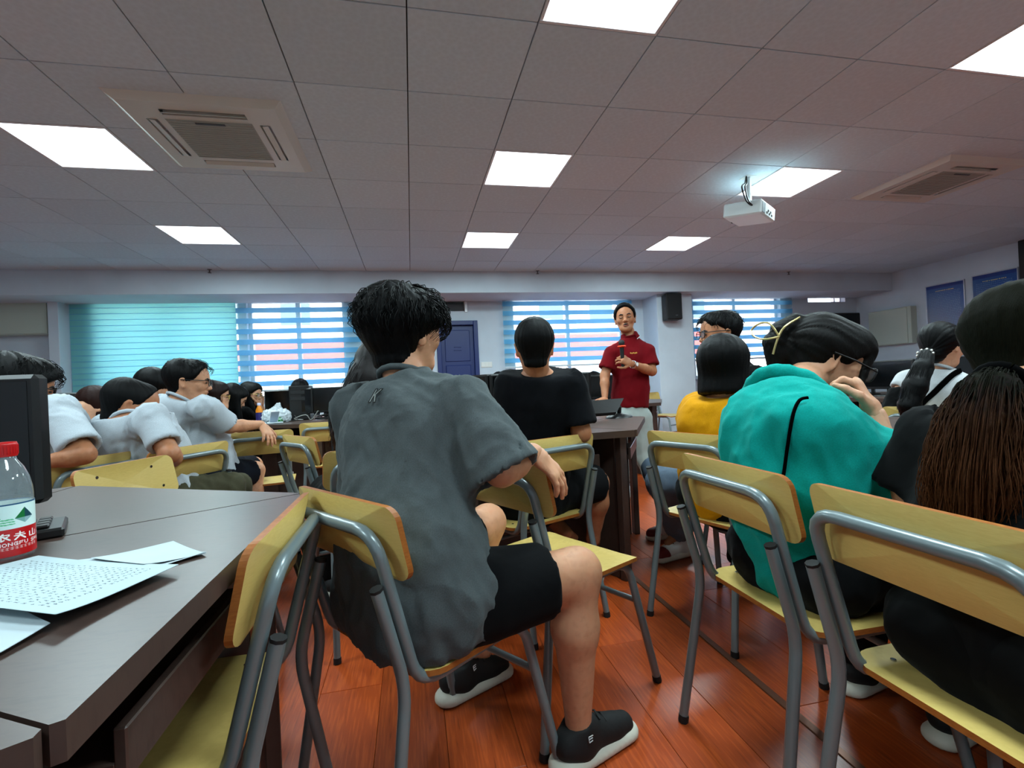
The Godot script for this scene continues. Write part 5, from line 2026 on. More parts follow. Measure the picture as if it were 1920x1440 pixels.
func teacher() -> void:
	var D := 4.2
	var a := deg_to_rad(200)
	var f := Vector3(sin(a), 0, -cos(a))
	var r := Vector3(cos(a), 0, sin(a))
	var P := {"f": f, "r": r}
	P.skin = skin("skin_tan", Color(0.66, 0.44, 0.31))
	P.top = cloth("red_polo", Color(0.42, 0.012, 0.055))
	P.bottom = cloth("pale_trousers", Color(0.66, 0.7, 0.68))
	P.h = 0.013
	P.head_h = 0.0045
	P.pelvis = at(1181, 775, D)
	P.waist = at(1182, 735, D)
	P.chest = at(1183, 676, D)
	P.neck = at(1181, 634, D)
	P.head = head_at(at(1172, 599, D), 205, 3, -3)
	P.head_size = 1.1
	P.sl = at(1215, 660, D - 0.05)
	P.sr = at(1146, 663, D - 0.03)
	P.el = at(1222, 696, D - 0.1)
	P.wl = at(1183, 682, D - 0.3)
	P.er = at(1134, 704, D - 0.06)
	P.wr = at(1134, 748, D - 0.16)
	P.hl = at(1200, 785, D)
	P.hr = at(1164, 785, D - 0.02)
	P.kl = at(1212, 862, D - 0.02)
	P.kr = at(1172, 862, D - 0.05)
	P.al = P.kl + Vector3(0.02, 0.09 - P.kl.y, 0.05)
	P.ar = P.kr + Vector3(-0.01, 0.09 - P.kr.y, 0.05)
	P.long = 1.96
	P.k = 1.08
	P.sleeve = 0.72
	P.sleeve_wide = 1.45
	P.loose = 0.016
	P.hem = at(1181, 765, D)
	P.hem_drop = 0.005
	P.fold = 0.006
	P.shoe = mat("shoe_white", Color(0.8, 0.8, 0.78), 0.6)
	P.sole = mat("sole_white", Color.WHITE)
	P.collar = 0.2
	P.hands = [{"side": "l", "dir": at(1160, 668, D - 0.36) - P.wl, "back": Vector3(0.25, 0.25, 0.9), "thumb": -1.0, "curl": [0.85, 0.9, 0.95, 1.0, 0.5], "size": 1.05},
		{"side": "r", "dir": at(1128, 762, D - 0.3) - P.wr, "back": Vector3(-0.2, 0.55, 0.8), "thumb": 1.0, "curl": [0.35, 0.35, 0.4, 0.45, 0.2], "size": 1.05}]
	var o := person("man in a dark red polo shirt standing and speaking into a microphone", P)
	var st := {"h": 0.005, "size": 1.1, "crop": true, "vol": 0.013, "nape": -0.045, "brow": 0.042, "side": -0.025, "amp": 0.0025, "fine": 80.0}
	soft("hair", hair_cap(P.head, st), hair_mat("hair_short", Color(0.02, 0.02, 0.022), 0.6), o)
	face_marks(P.head, o, true, 1.1, 0.007)
	# polo collar with white piping
	var ax: Vector3 = (P.head.origin - P.neck).normalized()
	var rx := ax.cross(f).normalized()
	var rf := rx.cross(ax)
	var c: Vector3 = P.neck.lerp(P.head.origin, 0.1)
	var lo := []
	var hi := []
	var pipe := []
	for j in 21:
		var q := lerpf(-2.55, 2.55, j / 20.0)
		var d := -rf * cos(q) + rx * sin(q)
		hi.append(c + d * 0.067 + ax * 0.03)
		var drop := -0.03 * pow(absf(q) / 2.55, 3.0)
		lo.append(c + d * 0.087 + ax * (-0.012 + drop))
		pipe.append(c + d * 0.0885 + ax * (-0.011 + drop))
	var cm := Mb.new()
	for j in 20:
		cm.quad(lo[j], lo[j + 1], hi[j + 1], hi[j], c)
		cm.quad(lo[j] + Vector3(0, 0.001, 0), lo[j + 1] + Vector3(0, 0.001, 0), hi[j + 1] * 0.999 + c * 0.001, hi[j] * 0.999 + c * 0.001, c * 3.0 - lo[j] * 2.0)
	obj("polo_collar", cm.done(), P.top, o)
	obj("collar_piping", tube_mesh(pipe, 0.003, 5), mat("piping_white", Color(0.8, 0.8, 0.8), 0.8), o)
	var em := Mb.new()
	for k in 5:
		em.box(Vector3(-0.028 + 0.012 * k, -0.008 if k % 2 else -0.005, 0), Vector3(-0.021 + 0.012 * k, 0.008 if k % 2 == 0 else 0.005, 0.003), 0.001)
	em.box(Vector3(-0.026, -0.0015, 0), Vector3(0.03, 0.002, 0.0025))
	var e := obj("emblem", em.done(), mat("emblem_gold", Color(0.75, 0.55, 0.2), 0.5), o)
	e.transform = Transform3D(Basis(UP3, PI - a), at(1188, 662, D - 0.245))
	# watch
	var wd: Vector3 = (P.wl - P.el).normalized()
	var w := thing("wrist_watch", "silver wrist watch on the arm that holds the microphone", "watch", P.wl - wd * 0.03)
	var wx := wd.cross(UP3).normalized()
	var wy := wx.cross(wd)
	var ring := []
	for j in 17:
		ring.append((wx * cos(TAU * j / 16) + wy * sin(TAU * j / 16)) * 0.031)
	var band := Mb.new()
	for j in 5:
		var lst := []
		for p in ring:
			lst.append(p + wd * (j - 2) * 0.0035)
		band.tube(lst, 0.0026, 5, false)
	var silver := mat("watch_silver", Color(0.8, 0.8, 0.8), 0.25, 0.9)
	obj("band", band.done(), silver, w)
	var face := -wx if (-wx).z > wx.z else wx
	obj("case", tube_mesh([face * 0.03, face * 0.041], 0.0185, 16), silver, w)
	obj("dial", tube_mesh([face * 0.041, face * 0.042], 0.0155, 16), mat("watch_dial", Color(0.9, 0.9, 0.88), 0.3), w)
	# microphone
	var top := at(1165, 637, D - 0.335)
	var bot := at(1168, 688, D - 0.33)
	var md := (bot - top).normalized()
	var mic := thing("microphone", "black hand microphone with an orange ring held by the man in red", "microphone", top)
	var black := mat("mic_black", Color(0.02, 0.02, 0.022), 0.45)
	var ball := Mb.new()
	ball.tube([Vector3.ZERO, md * 0.006, md * 0.02, md * 0.035, md * 0.046], [0.004, 0.018, 0.0255, 0.024, 0.018], 14)
	obj("head_grille", ball.done(), mat("mic_mesh", Color(0.05, 0.06, 0.07), 0.7), mic)
	obj("anti_roll_ring", tube_mesh([md * 0.046, md * 0.05, md * 0.058, md * 0.062], [0.02, 0.036, 0.036, 0.02], 8), mat("mic_orange", Color(0.95, 0.25, 0.04), 0.5), mic)
	obj("handle", tube_mesh([md * 0.06, md * 0.12, md * 0.235], [0.0175, 0.0155, 0.013], 12), black, mic)

func boy_in_navy() -> void:
	var P := seat_pose(0.474, -2.04, -6, 0.05)
	P.skin = skin("skin_tan", Color.WHITE)
	P.top = cloth("navy_jersey", Color(0.022, 0.026, 0.045))
	P.bottom = cloth("dark_shorts", Color(0.016, 0.02, 0.03))
	P.pelvis = Vector3(0.5, 0.51, -2.03)
	P.neck = at(1007, 703, 2.02)
	P.head = head_at(at(1002, 653, 2.0), 12, -2, 0)
	P.head_size = 0.97
	P.chest = at(1015, 752, 2.06)
	P.waist = at(1012, 812, 2.09)
	P.sl = at(956, 722, 2.04)
	P.sr = at(1073, 720, 2.02)
	P.el = P.sl + Vector3(-0.02, -0.25, -0.06)
	P.er = at(1090, 812, 2.0)
	P.wl = P.el + Vector3(0.12, 0.03, -0.2)
	P.wr = P.er + Vector3(0.02, 0.0, -0.22)
	P.hr = P.pelvis + Vector3(0.09, -0.01, -0.02)
	P.hl = P.pelvis + Vector3(-0.09, -0.01, -0.02)
	P.kr = at(1118, 905, 2.28)
	P.ar = at(1112, 1010, 2.34)
	P.kl = at(985, 915, 2.5)
	P.al = at(1060, 1000, 2.3)
	P.tr = Vector3(0.5, 0, -0.85)
	P.tl = Vector3(0.7, 0, -0.7)
	P.long = 1.0
	P.k = 1.05
	P.sleeve = 0.85
	P.collar = 0.1
	P.ring = false
	P.sleeve_wide = 1.4
	P.shoe = mat("shoe_grey", Color(0.12, 0.14, 0.14), 0.7)
	P.sole = mat("sole_white", Color.WHITE)
	var o := person("boy in a navy T-shirt with cropped hair seen from behind at the teacher's table", P)
	var st := {"h": 0.006, "size": 0.97, "crop": true, "vol": 0.006, "nape": -0.06, "brow": 0.04, "side": -0.02, "amp": 0.0025, "fine": 80.0}
	soft("hair", hair_cap(P.head, st), hair_mat("hair_short", Color.WHITE), o)

func girl_in_yellow() -> void:
	var P := seat_pose(1.24, -1.74, 62, 0.06)
	P.skin = skin("skin_b", Color(0.78, 0.58, 0.46))
	P.top = cloth("yellow_cotton", Color(0.82, 0.56, 0.02))
	P.bottom = cloth("dark_trousers", Color(0.03, 0.032, 0.04))
	P.neck = at(1360, 745, 1.93)
	P.head = head_at(at(1357, 688, 1.93), 48, -3, 0)
	P.head_size = 0.94
	P.pelvis = Vector3(1.215, 0.51, -1.73)
	P.chest = at(1350, 800, 1.94)
	P.waist = at(1350, 860, 1.95)
	P.sl = at(1308, 768, 2.06)
	P.sr = at(1398, 772, 1.84)
	P.el = at(1312, 850, 2.2)
	P.er = at(1420, 860, 1.85)
	P.wl = P.el + Vector3(0.2, -0.02, -0.08)
	P.wr = P.er + Vector3(0.18, 0.0, -0.08)
	P.sleeve = 0.9
	P.sleeve_wide = 1.7
	P.loose = 0.03
	P.fold = 0.012
	P.fold_freq = 5.0
	P.hem_drop = 0.1
	P.shoe = mat("shoe_black", Color.WHITE)
	P.sole = mat("sole_white", Color.WHITE)
	var o := person("girl in a yellow shirt with a black bob seen from behind", P)
	var t: Transform3D = P.head
	var s := Soft.new()
	s.h = 0.006
	var p := func(x: float, y: float, z: float) -> Vector3: return t * Vector3(x, y, z)
	s.cap(p.call(0, 0.04, -0.03), p.call(0, 0.04, 0.03), 0.092, 0.092, 0.03)
	s.cap(p.call(0, 0.03, 0.015), p.call(0, -0.095, 0.02), 0.092, 0.098, 0.03, t.basis.z, 0.82)
	s.slice(p.call(0, -0.115, 0), t.basis * Vector3(0, -1, 0.08), 0.3, 0.012)
	s.slice(p.call(0, 0.03, -0.05), t.basis * Vector3(0, -0.35, -0.94), 0.1, 0.012)
	s.look = strands(p.call(0, 0, 0.01), t.basis.y, 0.0025, 90.0)
	soft("hair", s, hair_mat("hair_bob", Color(0.014, 0.012, 0.013), 0.36), o)

func boy_with_red_toes() -> void:
	var P := seat_pose(1.80, -2.36, -72, 0.0)
	P.skin = skin("skin_tan", Color.WHITE)
	P.top = cloth("dark_tee", Color(0.02, 0.02, 0.022))
	P.bottom = cloth("washed_jeans", Color(0.4, 0.46, 0.53))
	P.head = head_at(at(1350, 627, 2.72), -78, -2, 0)
	P.neck = at(1366, 672, 2.75)
	P.hr = P.pelvis + Vector3(0.0, -0.01, 0.09)
	P.hl = P.pelvis + Vector3(0.0, -0.01, -0.09)
	P.kl = at(1232, 882, 2.72)
	P.kr = at(1243, 905, 2.42)
	P.al = at(1262, 960, 2.95)
	P.ar = at(1276, 995, 2.62)
	P.tr = Vector3(-0.95, 0, 0.25)
	P.tl = Vector3(-0.95, 0, 0.1)
	P.el = P.sl + Vector3(-0.05, -0.25, 0)
	P.er = P.sr + Vector3(-0.05, -0.25, 0)
	P.wl = at(1290, 872, 2.62)
	P.wr = at(1292, 866, 2.55)
	P.flare = 1.25
	P.fold = 0.01
	P.shoe = mat("shoe_white", Color.WHITE)
	P.sole = mat("sole_white", Color.WHITE)
	P.toe = mat("toe_red", Color(0.4, 0.03, 0.04), 0.6)
	P.hands = [{"side": "l", "dir": at(1262, 868, 2.58) - P.wl, "back": Vector3(-0.2, 0.8, 0.5), "thumb": -1.0, "curl": [0.5, 0.55, 0.6, 0.6, 0.3]},
		{"side": "r", "dir": at(1258, 862, 2.56) - P.wr, "back": Vector3(-0.2, 0.9, 0.2), "thumb": 1.0, "curl": [0.5, 0.55, 0.6, 0.6, 0.3]}]
	var o := person("boy in pale jeans and red toed shoes with an undercut, facing the teacher", P)
	var st := {"h": 0.006, "crop": true, "vol": 0.012, "nape": -0.04, "brow": 0.035, "side": 0.012, "amp": 0.004, "fine": 50.0,
		"tufts": [[0, 0.09, 0.03, 0, 0.095, -0.05, 0.035, 0.03], [0.03, 0.08, -0.05, 0.03, 0.045, -0.1, 0.028, 0.014], [-0.03, 0.08, -0.05, -0.03, 0.045, -0.1, 0.028, 0.014]]}
	soft("hair", hair_cap(P.head, st), hair_mat("hair_black", Color.WHITE), o, wisps(P.head, 120, 15, 1.0, 0.4, 1.0, 0.5, 0.02, 0.0016))
	face_marks(P.head, o)
	glasses(P.head, o, mat("rim_black", Color(0.02, 0.02, 0.02), 0.4))

func girl_in_turquoise() -> void:
	var P := seat_pose(0.98, -1.05, 80, 0.1)
	P.skin = skin("skin_b", Color.WHITE)
	P.top = cloth("turquoise_cotton", Color(0.02, 0.62, 0.58))
	P.bottom = cloth("dark_trousers", Color.WHITE)
	P.h = 0.011
	P.head_h = 0.0045
	P.pelvis = Vector3(0.99, 0.51, -1.05)
	P.waist = at(1480, 905, 1.21)
	P.chest = at(1475, 830, 1.22)
	P.neck = at(1476, 762, 1.27)
	P.head = head_at(at(1547, 676, 1.4), 112, -28, 0)
	P.head_size = 0.97
	P.slim = 0.85
	P.sl = at(1432, 785, 1.36)
	P.sr = at(1510, 800, 1.12)
	P.el = at(1520, 900, 1.5)
	P.wl = P.el + Vector3(0.2, 0.04, -0.02)
	P.er = at(1662, 892, 1.14)
	P.wr = at(1640, 778, 1.18)
	P.sleeve = 0.98
	P.sleeve_wide = 1.9
	P.loose = 0.034
	P.fold = 0.013
	P.fold_freq = 5.0
	P.fold_seed = 4.0
	P.cloth_h = 0.009
	P.hem_drop = 0.09
	P.ring = false
	P.shoe = mat("shoe_black", Color.WHITE)
	P.sole = mat("sole_white", Color.WHITE)
	P.hands = [{"side": "r", "dir": at(1608, 718, 1.22) - P.wr, "back": Vector3(0.6, 0.3, 0.7), "thumb": -1.0, "curl": [1.0, 1.05, 1.05, 1.1, 0.6], "size": 1.0}]
	var o := person("girl in a turquoise shirt with claw clipped hair resting her cheek on her fist", P)
	var t: Transform3D = P.head
	var p := func(x: float, y: float, z: float) -> Vector3: return t * Vector3(x, y, z)
	var s := Soft.new()
	s.h = 0.0055
	s.cap(p.call(0, 0.042, -0.028), p.call(0, 0.045, 0.036), 0.087, 0.088, 0.03, t.basis.x, 0.95)
	s.cap(p.call(0, 0.02, 0.03), p.call(0, -0.03, 0.04), 0.082, 0.062, 0.03)
	s.slice(p.call(0, 0.035, -0.06), t.basis * Vector3(0, -0.55, -0.83), 0.12, 0.012)
	for e in [-1, 1]:
		s.cut(p.call(e * 0.1, -0.045, -0.05), p.call(e * 0.1, -0.085, 0.005), 0.045, 0.05, 0.012)
		s.cap(p.call(e * 0.045, 0.06, -0.075), p.call(e * 0.066, -0.055, -0.09), 0.02, 0.008, 0.012)
	s.slice(p.call(0, -0.075, 0.03), t.basis * Vector3(0, -1, -0.1), 0.15, 0.01)
	# twisted bun
	s.cap(p.call(0, 0.07, 0.12), p.call(0.0, 0.03, 0.145), 0.028, 0.031, 0.008)
	s.cap(p.call(0, -0.008, 0.145), p.call(0.0, -0.06, 0.115), 0.034, 0.028, 0.008)
	s.cap(p.call(0, 0.03, 0.1), p.call(0, -0.02, 0.105), 0.036, 0.034, 0.012)
	s.look = strands(p.call(0, 0, 0.1), t.basis * Vector3(0, 0.2, 0.98), 0.0035, 50.0)
	var hm := hair_mat("hair_dark_brown", Color(0.05, 0.033, 0.024), 0.45)
	soft("hair", s, hm, o)
	glasses(P.head, o, mat("rim_black", Color.WHITE))
	# shirt collar
	var ax: Vector3 = (P.head.origin - P.neck).normalized()
	var rx: Vector3 = ax.cross(P.f).normalized()
	var rf := rx.cross(ax)
	var c: Vector3 = P.neck.lerp(P.head.origin, 0.1)
	var cs := Soft.new()
	cs.h = 0.007
	for j in 14:
		var q0 := lerpf(-2.5, 2.5, j / 14.0)
		var q1 := lerpf(-2.5, 2.5, (j + 1) / 14.0)
		var d0 := -rf * cos(q0) + rx * sin(q0)
		var d1 := -rf * cos(q1) + rx * sin(q1)
		cs.cap(c + d0 * 0.078 + ax * 0.012, c + d1 * 0.078 + ax * 0.012, 0.012, 0.012, 0.012)
		cs.cap(c + d0 * 0.104 - ax * 0.02, c + d1 * 0.104 - ax * 0.02, 0.011, 0.011, 0.03)
	cs.look = folds(0.003, 9.0, 2.0)
	soft("shirt_collar", cs, P.top, o)
	# hair claw clip
	var clip := thing("hair_claw_clip", "pale gold claw clip in the bun of the girl in turquoise", "hair clip", p.call(0.03, 0.0, 0.15))
	var gold := mat("clip_gold", Color(0.8, 0.72, 0.5), 0.25, 0.6)
	var g := clip.position
	var pc := func(x: float, y: float, z: float) -> Vector3: return p.call(x, y, z) - g
	obj("bar", tube_mesh(spline([pc.call(0.045, 0.075, 0.130), pc.call(0.055, 0.03, 0.158), pc.call(0.05, -0.01, 0.158), pc.call(0.04, -0.05, 0.148)], 4), 0.003, 6), gold, clip)
	obj("loop", tube_mesh(spline([pc.call(0.053, 0.0, 0.158), pc.call(0.045, 0.025, 0.195), pc.call(0.02, 0.02, 0.215), pc.call(-0.01, 0.0, 0.220), pc.call(0.02, -0.02, 0.212), pc.call(0.045, -0.022, 0.190), pc.call(0.053, 0.0, 0.158)], 4), 0.003, 6), gold, clip)
	# thin cross-body strap
	var strap := thing("bag_strap", "thin black bag strap across the back of the turquoise shirt", "strap", Vector3.ZERO)
	var sp := []
	for q in [[1512, 742, 1.13], [1497, 752, 1.085], [1484, 790, 1.06], [1476, 850, 1.055], [1467, 910, 1.06], [1459, 950, 1.06]]:
		sp.append(at(q[0], q[1], q[2]))
	mat("strap_black", Color(0.012, 0.012, 0.013), 0.8, 0.0, 0.1)
	after.append(func(): obj("cord", tube_mesh(strap_on(P.shirt, [[1516, 748], [1500, 752], [1490, 770], [1483, 800], [1477, 840], [1470, 885], [1463, 925], [1458, 960]], 0.004), 0.0038, 6), mats["strap_black"], strap))

func girl_with_brown_ponytail() -> void:
	var P := seat_pose(0.98, -0.60, 84, 0.08)
	P.skin = skin("skin_b", Color.WHITE)
	P.top = cloth("black_jersey", Color(0.012, 0.014, 0.018))
	P.bottom = cloth("black_trousers", Color(0.008, 0.008, 0.009))
	P.pelvis = Vector3(0.99, 0.51, -0.6)
	P.waist = Vector3(0.99, 0.62, -0.62)
	P.chest = Vector3(1.05, 0.76, -0.62)
	P.neck = Vector3(1.09, 0.885, -0.63)
	P.head = head_at(at(1925, 655, 0.98), 74, -6, 0)
	P.sl = Vector3(1.06, 0.83, -0.79)
	P.sr = Vector3(1.07, 0.83, -0.47)
	P.el = at(1715, 925, 1.02)
	P.wl = P.el + Vector3(0.2, -0.0, 0.02)
	P.er = Vector3(1.1, 0.6, -0.42)
	P.sleeve = 0.95
	P.sleeve_wide = 1.6
	P.loose = 0.024
	P.fold = 0.008
	P.hem_drop = 0.08
	P.shoe = mat("shoe_black", Color.WHITE)
	P.sole = mat("sole_white", Color.WHITE)
	var o := person("girl in a black T-shirt with a long brown tipped ponytail on the front chair", P)
	var t: Transform3D = P.head
	var p := func(x: float, y: float, z: float) -> Vector3: return t * Vector3(x, y, z)
	var hm := mat("hair_ombre", Color.WHITE, 0.6, 0.0, 0.12)
	hm.vertex_color_use_as_albedo = true
	streaky(hm)
	var s := Soft.new()
	s.h = 0.0055
	s.cap(p.call(0, 0.042, -0.028), p.call(0, 0.045, 0.04), 0.088, 0.09, 0.03, t.basis.x, 0.95)
	s.cap(p.call(0, 0.02, 0.04), p.call(0, -0.07, 0.085), 0.085, 0.045, 0.04)
	s.slice(p.call(0, 0.035, -0.06), t.basis * Vector3(0, -0.55, -0.83), 0.12, 0.012)
	for e in [-1, 1]:
		s.cut(p.call(e * 0.1, -0.05, -0.05), p.call(e * 0.1, -0.1, 0.005), 0.045, 0.05, 0.012)
	s.look = strands(p.call(0, -0.07, 0.09), t.basis * Vector3(0, -0.5, 0.86), 0.003, 70.0)
	var line := [at(1872, 712, 0.87), at(1856, 745, 0.815), at(1840, 810, 0.79), at(1826, 880, 0.79), at(1820, 950, 0.80), at(1826, 1010, 0.81)]
	var c0 := Color(0.011, 0.008, 0.0075)
	var c1 := Color(0.13, 0.05, 0.022)
	var y0: float = line[0].y
	var y1: float = line[4].y
	var n := hair_noise
	s.tint = func(v: Vector3) -> Color:
		var q := clampf((y0 - v.y) / (y0 - y1) * 1.5 - 0.05 + n.get_noise_3d(v.x * 400.0, v.y * 30.0, v.z * 400.0) * 0.35, 0.0, 1.0)
		return c0.lerp(c1, q)
	var tail := Soft.new()
	tail.h = 0.006
	for k in 5:
		tail.cap(line[k], line[k + 1], [0.022, 0.036, 0.044, 0.04, 0.026][k], [0.036, 0.044, 0.04, 0.026, 0.008][k], 0.03)
	tail.look = func(v: Vector3, nn: Vector3) -> Vector3: return v + nn * n.get_noise_3d(v.x * 180.0, v.y * 12.0, v.z * 180.0) * 0.006
	tail.tint = s.tint
	soft("hair", [s, tail], hm, o, lock_bundle(line, 1100, 7, [0.018, 0.042, 0.06, 0.066, 0.064, 0.05], 0.001, 0.007))
	var tie := thing("hair_tie", "black hair tie round the brown tipped ponytail", "hair tie", line[0] + Vector3(0, -0.005, 0))
	var ring := []
	var ta := (line[1] - line[0] as Vector3).normalized()
	var tx := ta.cross(Vector3.RIGHT).normalized()
	var tz := ta.cross(tx)
	for j in 17:
		ring.append((tx * cos(TAU * j / 16) + tz * sin(TAU * j / 16)) * 0.03)
	var tm := Mb.new()
	tm.tube(ring, 0.011, 8, false)
	obj("band", tm.done(), mat("strap_black", Color(0.012, 0.012, 0.013), 0.8, 0.0, 0.1), tie)

func girl_in_white_and_black() -> void:
	var P := seat_pose(2.86, -2.12, 62, 0.12)
	var D := 2.7
	P.skin = skin("skin_b", Color.WHITE)
	P.top = cloth("white_jersey", Color(0.78, 0.79, 0.8))
	P.bottom = cloth("black_trousers", Color.WHITE)
	P.neck = at(1755, 690, D)
	P.head = head_at(at(1768, 650, D - 0.03), 88, -12, 0)
	P.sl = at(1700, 715, D + 0.12)
	P.sr = at(1800, 725, D - 0.1)
	P.el = at(1672, 785, D + 0.08)
	P.wl = P.el + Vector3(0.2, 0, -0.12)
	P.er = at(1835, 810, D - 0.15)
	P.wr = P.er + Vector3(0.22, 0, -0.1)
	P.hl = P.pelvis - P.r * 0.085
	P.hr = P.pelvis + P.r * 0.085
	P.kl = P.hl + P.f * 0.4
	P.kr = P.hr + P.f * 0.4
	P.al = Vector3(P.kl.x, 0.09, P.kl.z)
	P.ar = Vector3(P.kr.x, 0.09, P.kr.z)
	P.sleeve = 0.2
	P.loose = 0.02
	P.shoe = mat("shoe_black", Color.WHITE)
	P.sole = mat("sole_white", Color.WHITE)
	var o := person("girl in a white top with black sleeves and a low black ponytail", P)
	for e in ["l", "r"]:
		var sl := Soft.new()
		sl.h = 0.011
		var a: Vector3 = P["s" + e]
		var b: Vector3 = P["e" + e]
		sl.cap(a.lerp(b, 0.35), b, 0.068, 0.062, 0.02)
		sl.cone(b, b.lerp(P["w" + e], 0.5), 0.062, 0.05, 0.03)
		sl.slice(a.lerp(b, 0.3), a - b, 0.2)
		sl.look = folds(0.006, 8.0, 3.0)
		soft("sleeve", sl, cloth("black_jersey", Color.WHITE), o)
	var t: Transform3D = P.head
	var p := func(x: float, y: float, z: float) -> Vector3: return t * Vector3(x, y, z)
	var s := Soft.new()
	s.h = 0.006
	s.cap(p.call(0, 0.042, -0.028), p.call(0, 0.045, 0.04), 0.088, 0.09, 0.03, t.basis.x, 0.95)
	s.cap(p.call(0, 0.02, 0.035), p.call(0, -0.05, 0.06), 0.084, 0.055, 0.04)
	s.slice(p.call(0, 0.035, -0.06), t.basis * Vector3(0, -0.55, -0.83), 0.12, 0.012)
	for e in [-1, 1]:
		s.cut(p.call(e * 0.1, -0.05, -0.05), p.call(e * 0.1, -0.1, 0.005), 0.045, 0.05, 0.012)
	s.look = strands(p.call(0, -0.05, 0.09), t.basis * Vector3(0, -0.4, 0.9), 0.0025, 70.0)
	var line := [at(1738, 664, D - 0.12), at(1730, 690, D - 0.2), at(1716, 725, D - 0.22), at(1704, 760, D - 0.22), at(1697, 785, D - 0.2)]
	for k in 4:
		s.cap(line[k], line[k + 1], [0.03, 0.042, 0.052, 0.045][k], [0.042, 0.052, 0.045, 0.02][k], 0.02)
	soft("hair", s, hair_mat("hair_black", Color.WHITE), o, lock_bundle(line, 160, 9, [0.03, 0.045, 0.055, 0.05, 0.03], 0.0015))
	var tie := thing("hair_tie", "sparkling silver hair tie on the low black ponytail", "hair tie", line[0])
	var silver := mat("bead_silver", Color(0.85, 0.85, 0.82), 0.2, 0.7)
	for j in 9:
		var d := (t.basis.x * cos(TAU * j / 9) + t.basis.y * 0.6 * sin(TAU * j / 9)) * 0.04 + t.basis.z * 0.015
		obj("bead", tube_mesh([d - t.basis.z * 0.006, d, d + t.basis.z * 0.006], [0.003, 0.009, 0.003], 7), silver, tie)
	var strap := thing("bag_strap", "wide black bag strap across the white and black top", "strap", Vector3.ZERO)
	after.append(func():
		var m := Mb.new()
		var sp := strap_on(P.shirt, [[1800, 696], [1785, 704], [1768, 720], [1750, 738], [1735, 752], [1722, 765], [1708, 780]], 0.006)
		for j in sp.size() - 1:
			m.bar(sp[j], sp[j + 1], 0.012, 0.026, 0.001)
		obj("band", m.done(), mats["strap_black"], strap))

func girl_with_wavy_hair() -> void:
	var P := seat_pose(-0.22, -2.15, -15, 0.05)
	P.skin = skin("skin_b", Color.WHITE)
	P.top = cloth("black_jersey", Color.WHITE)
	P.bottom = cloth("black_trousers", Color.WHITE)
	P.h = 0.016
	P.neck = at(716, 745, 2.0)
	P.head = head_at(at(716, 694, 1.98), 10, 0, 0)
	P.head_h = 0.009
	P.pelvis = Vector3(-0.2, 0.51, -2.08)
	P.sl = P.neck + Vector3(-0.15, -0.07, 0.0)
	P.sr = P.neck + Vector3(0.15, -0.07, 0.0)
	P.el = P.sl + Vector3(0.0, -0.24, -0.1)
	P.er = P.sr + Vector3(0.0, -0.24, -0.1)
	P.wl = P.el + Vector3(0.05, 0.1, -0.2)
	P.wr = P.er + Vector3(-0.05, 0.1, -0.2)
	P.shoe = mat("shoe_black", Color.WHITE)
	P.sole = mat("sole_white", Color.WHITE)
	var o := person("girl with long wavy dark hair half hidden behind the boy in grey", P)
	var t: Transform3D = P.head
	var s := Soft.new()
	s.h = 0.007
	s.cap(t * Vector3(0, 0.042, -0.02), t * Vector3(0, 0.04, 0.04), 0.09, 0.092, 0.03)
	var line := [at(706, 690, 1.93), at(690, 715, 1.88), at(672, 750, 1.85), at(655, 785, 1.84), at(642, 815, 1.84), at(632, 842, 1.84)]
	for k in 5:
		s.cap(line[k], line[k + 1], [0.085, 0.075, 0.062, 0.05, 0.035][k], [0.075, 0.062, 0.05, 0.035, 0.015][k], 0.03)
	var y0: float = line[2].y
	var y1: float = line[5].y
	s.tint = func(v: Vector3) -> Color:
		return Color(0.013, 0.01, 0.01).lerp(Color(0.06, 0.024, 0.014), clampf((y0 - v.y) / (y0 - y1), 0.0, 1.0))
	s.look = strands(t.origin, UP3, 0.004, 40.0)
	var hm := mat("hair_wavy", Color.WHITE, 0.5, 0.0, 0.3)
	hm.vertex_color_use_as_albedo = true
	streaky(hm)
	soft("hair", s, hm, o, lock_bundle(line, 300, 17, [0.085, 0.08, 0.07, 0.06, 0.05, 0.035], 0.0016, 0.01))

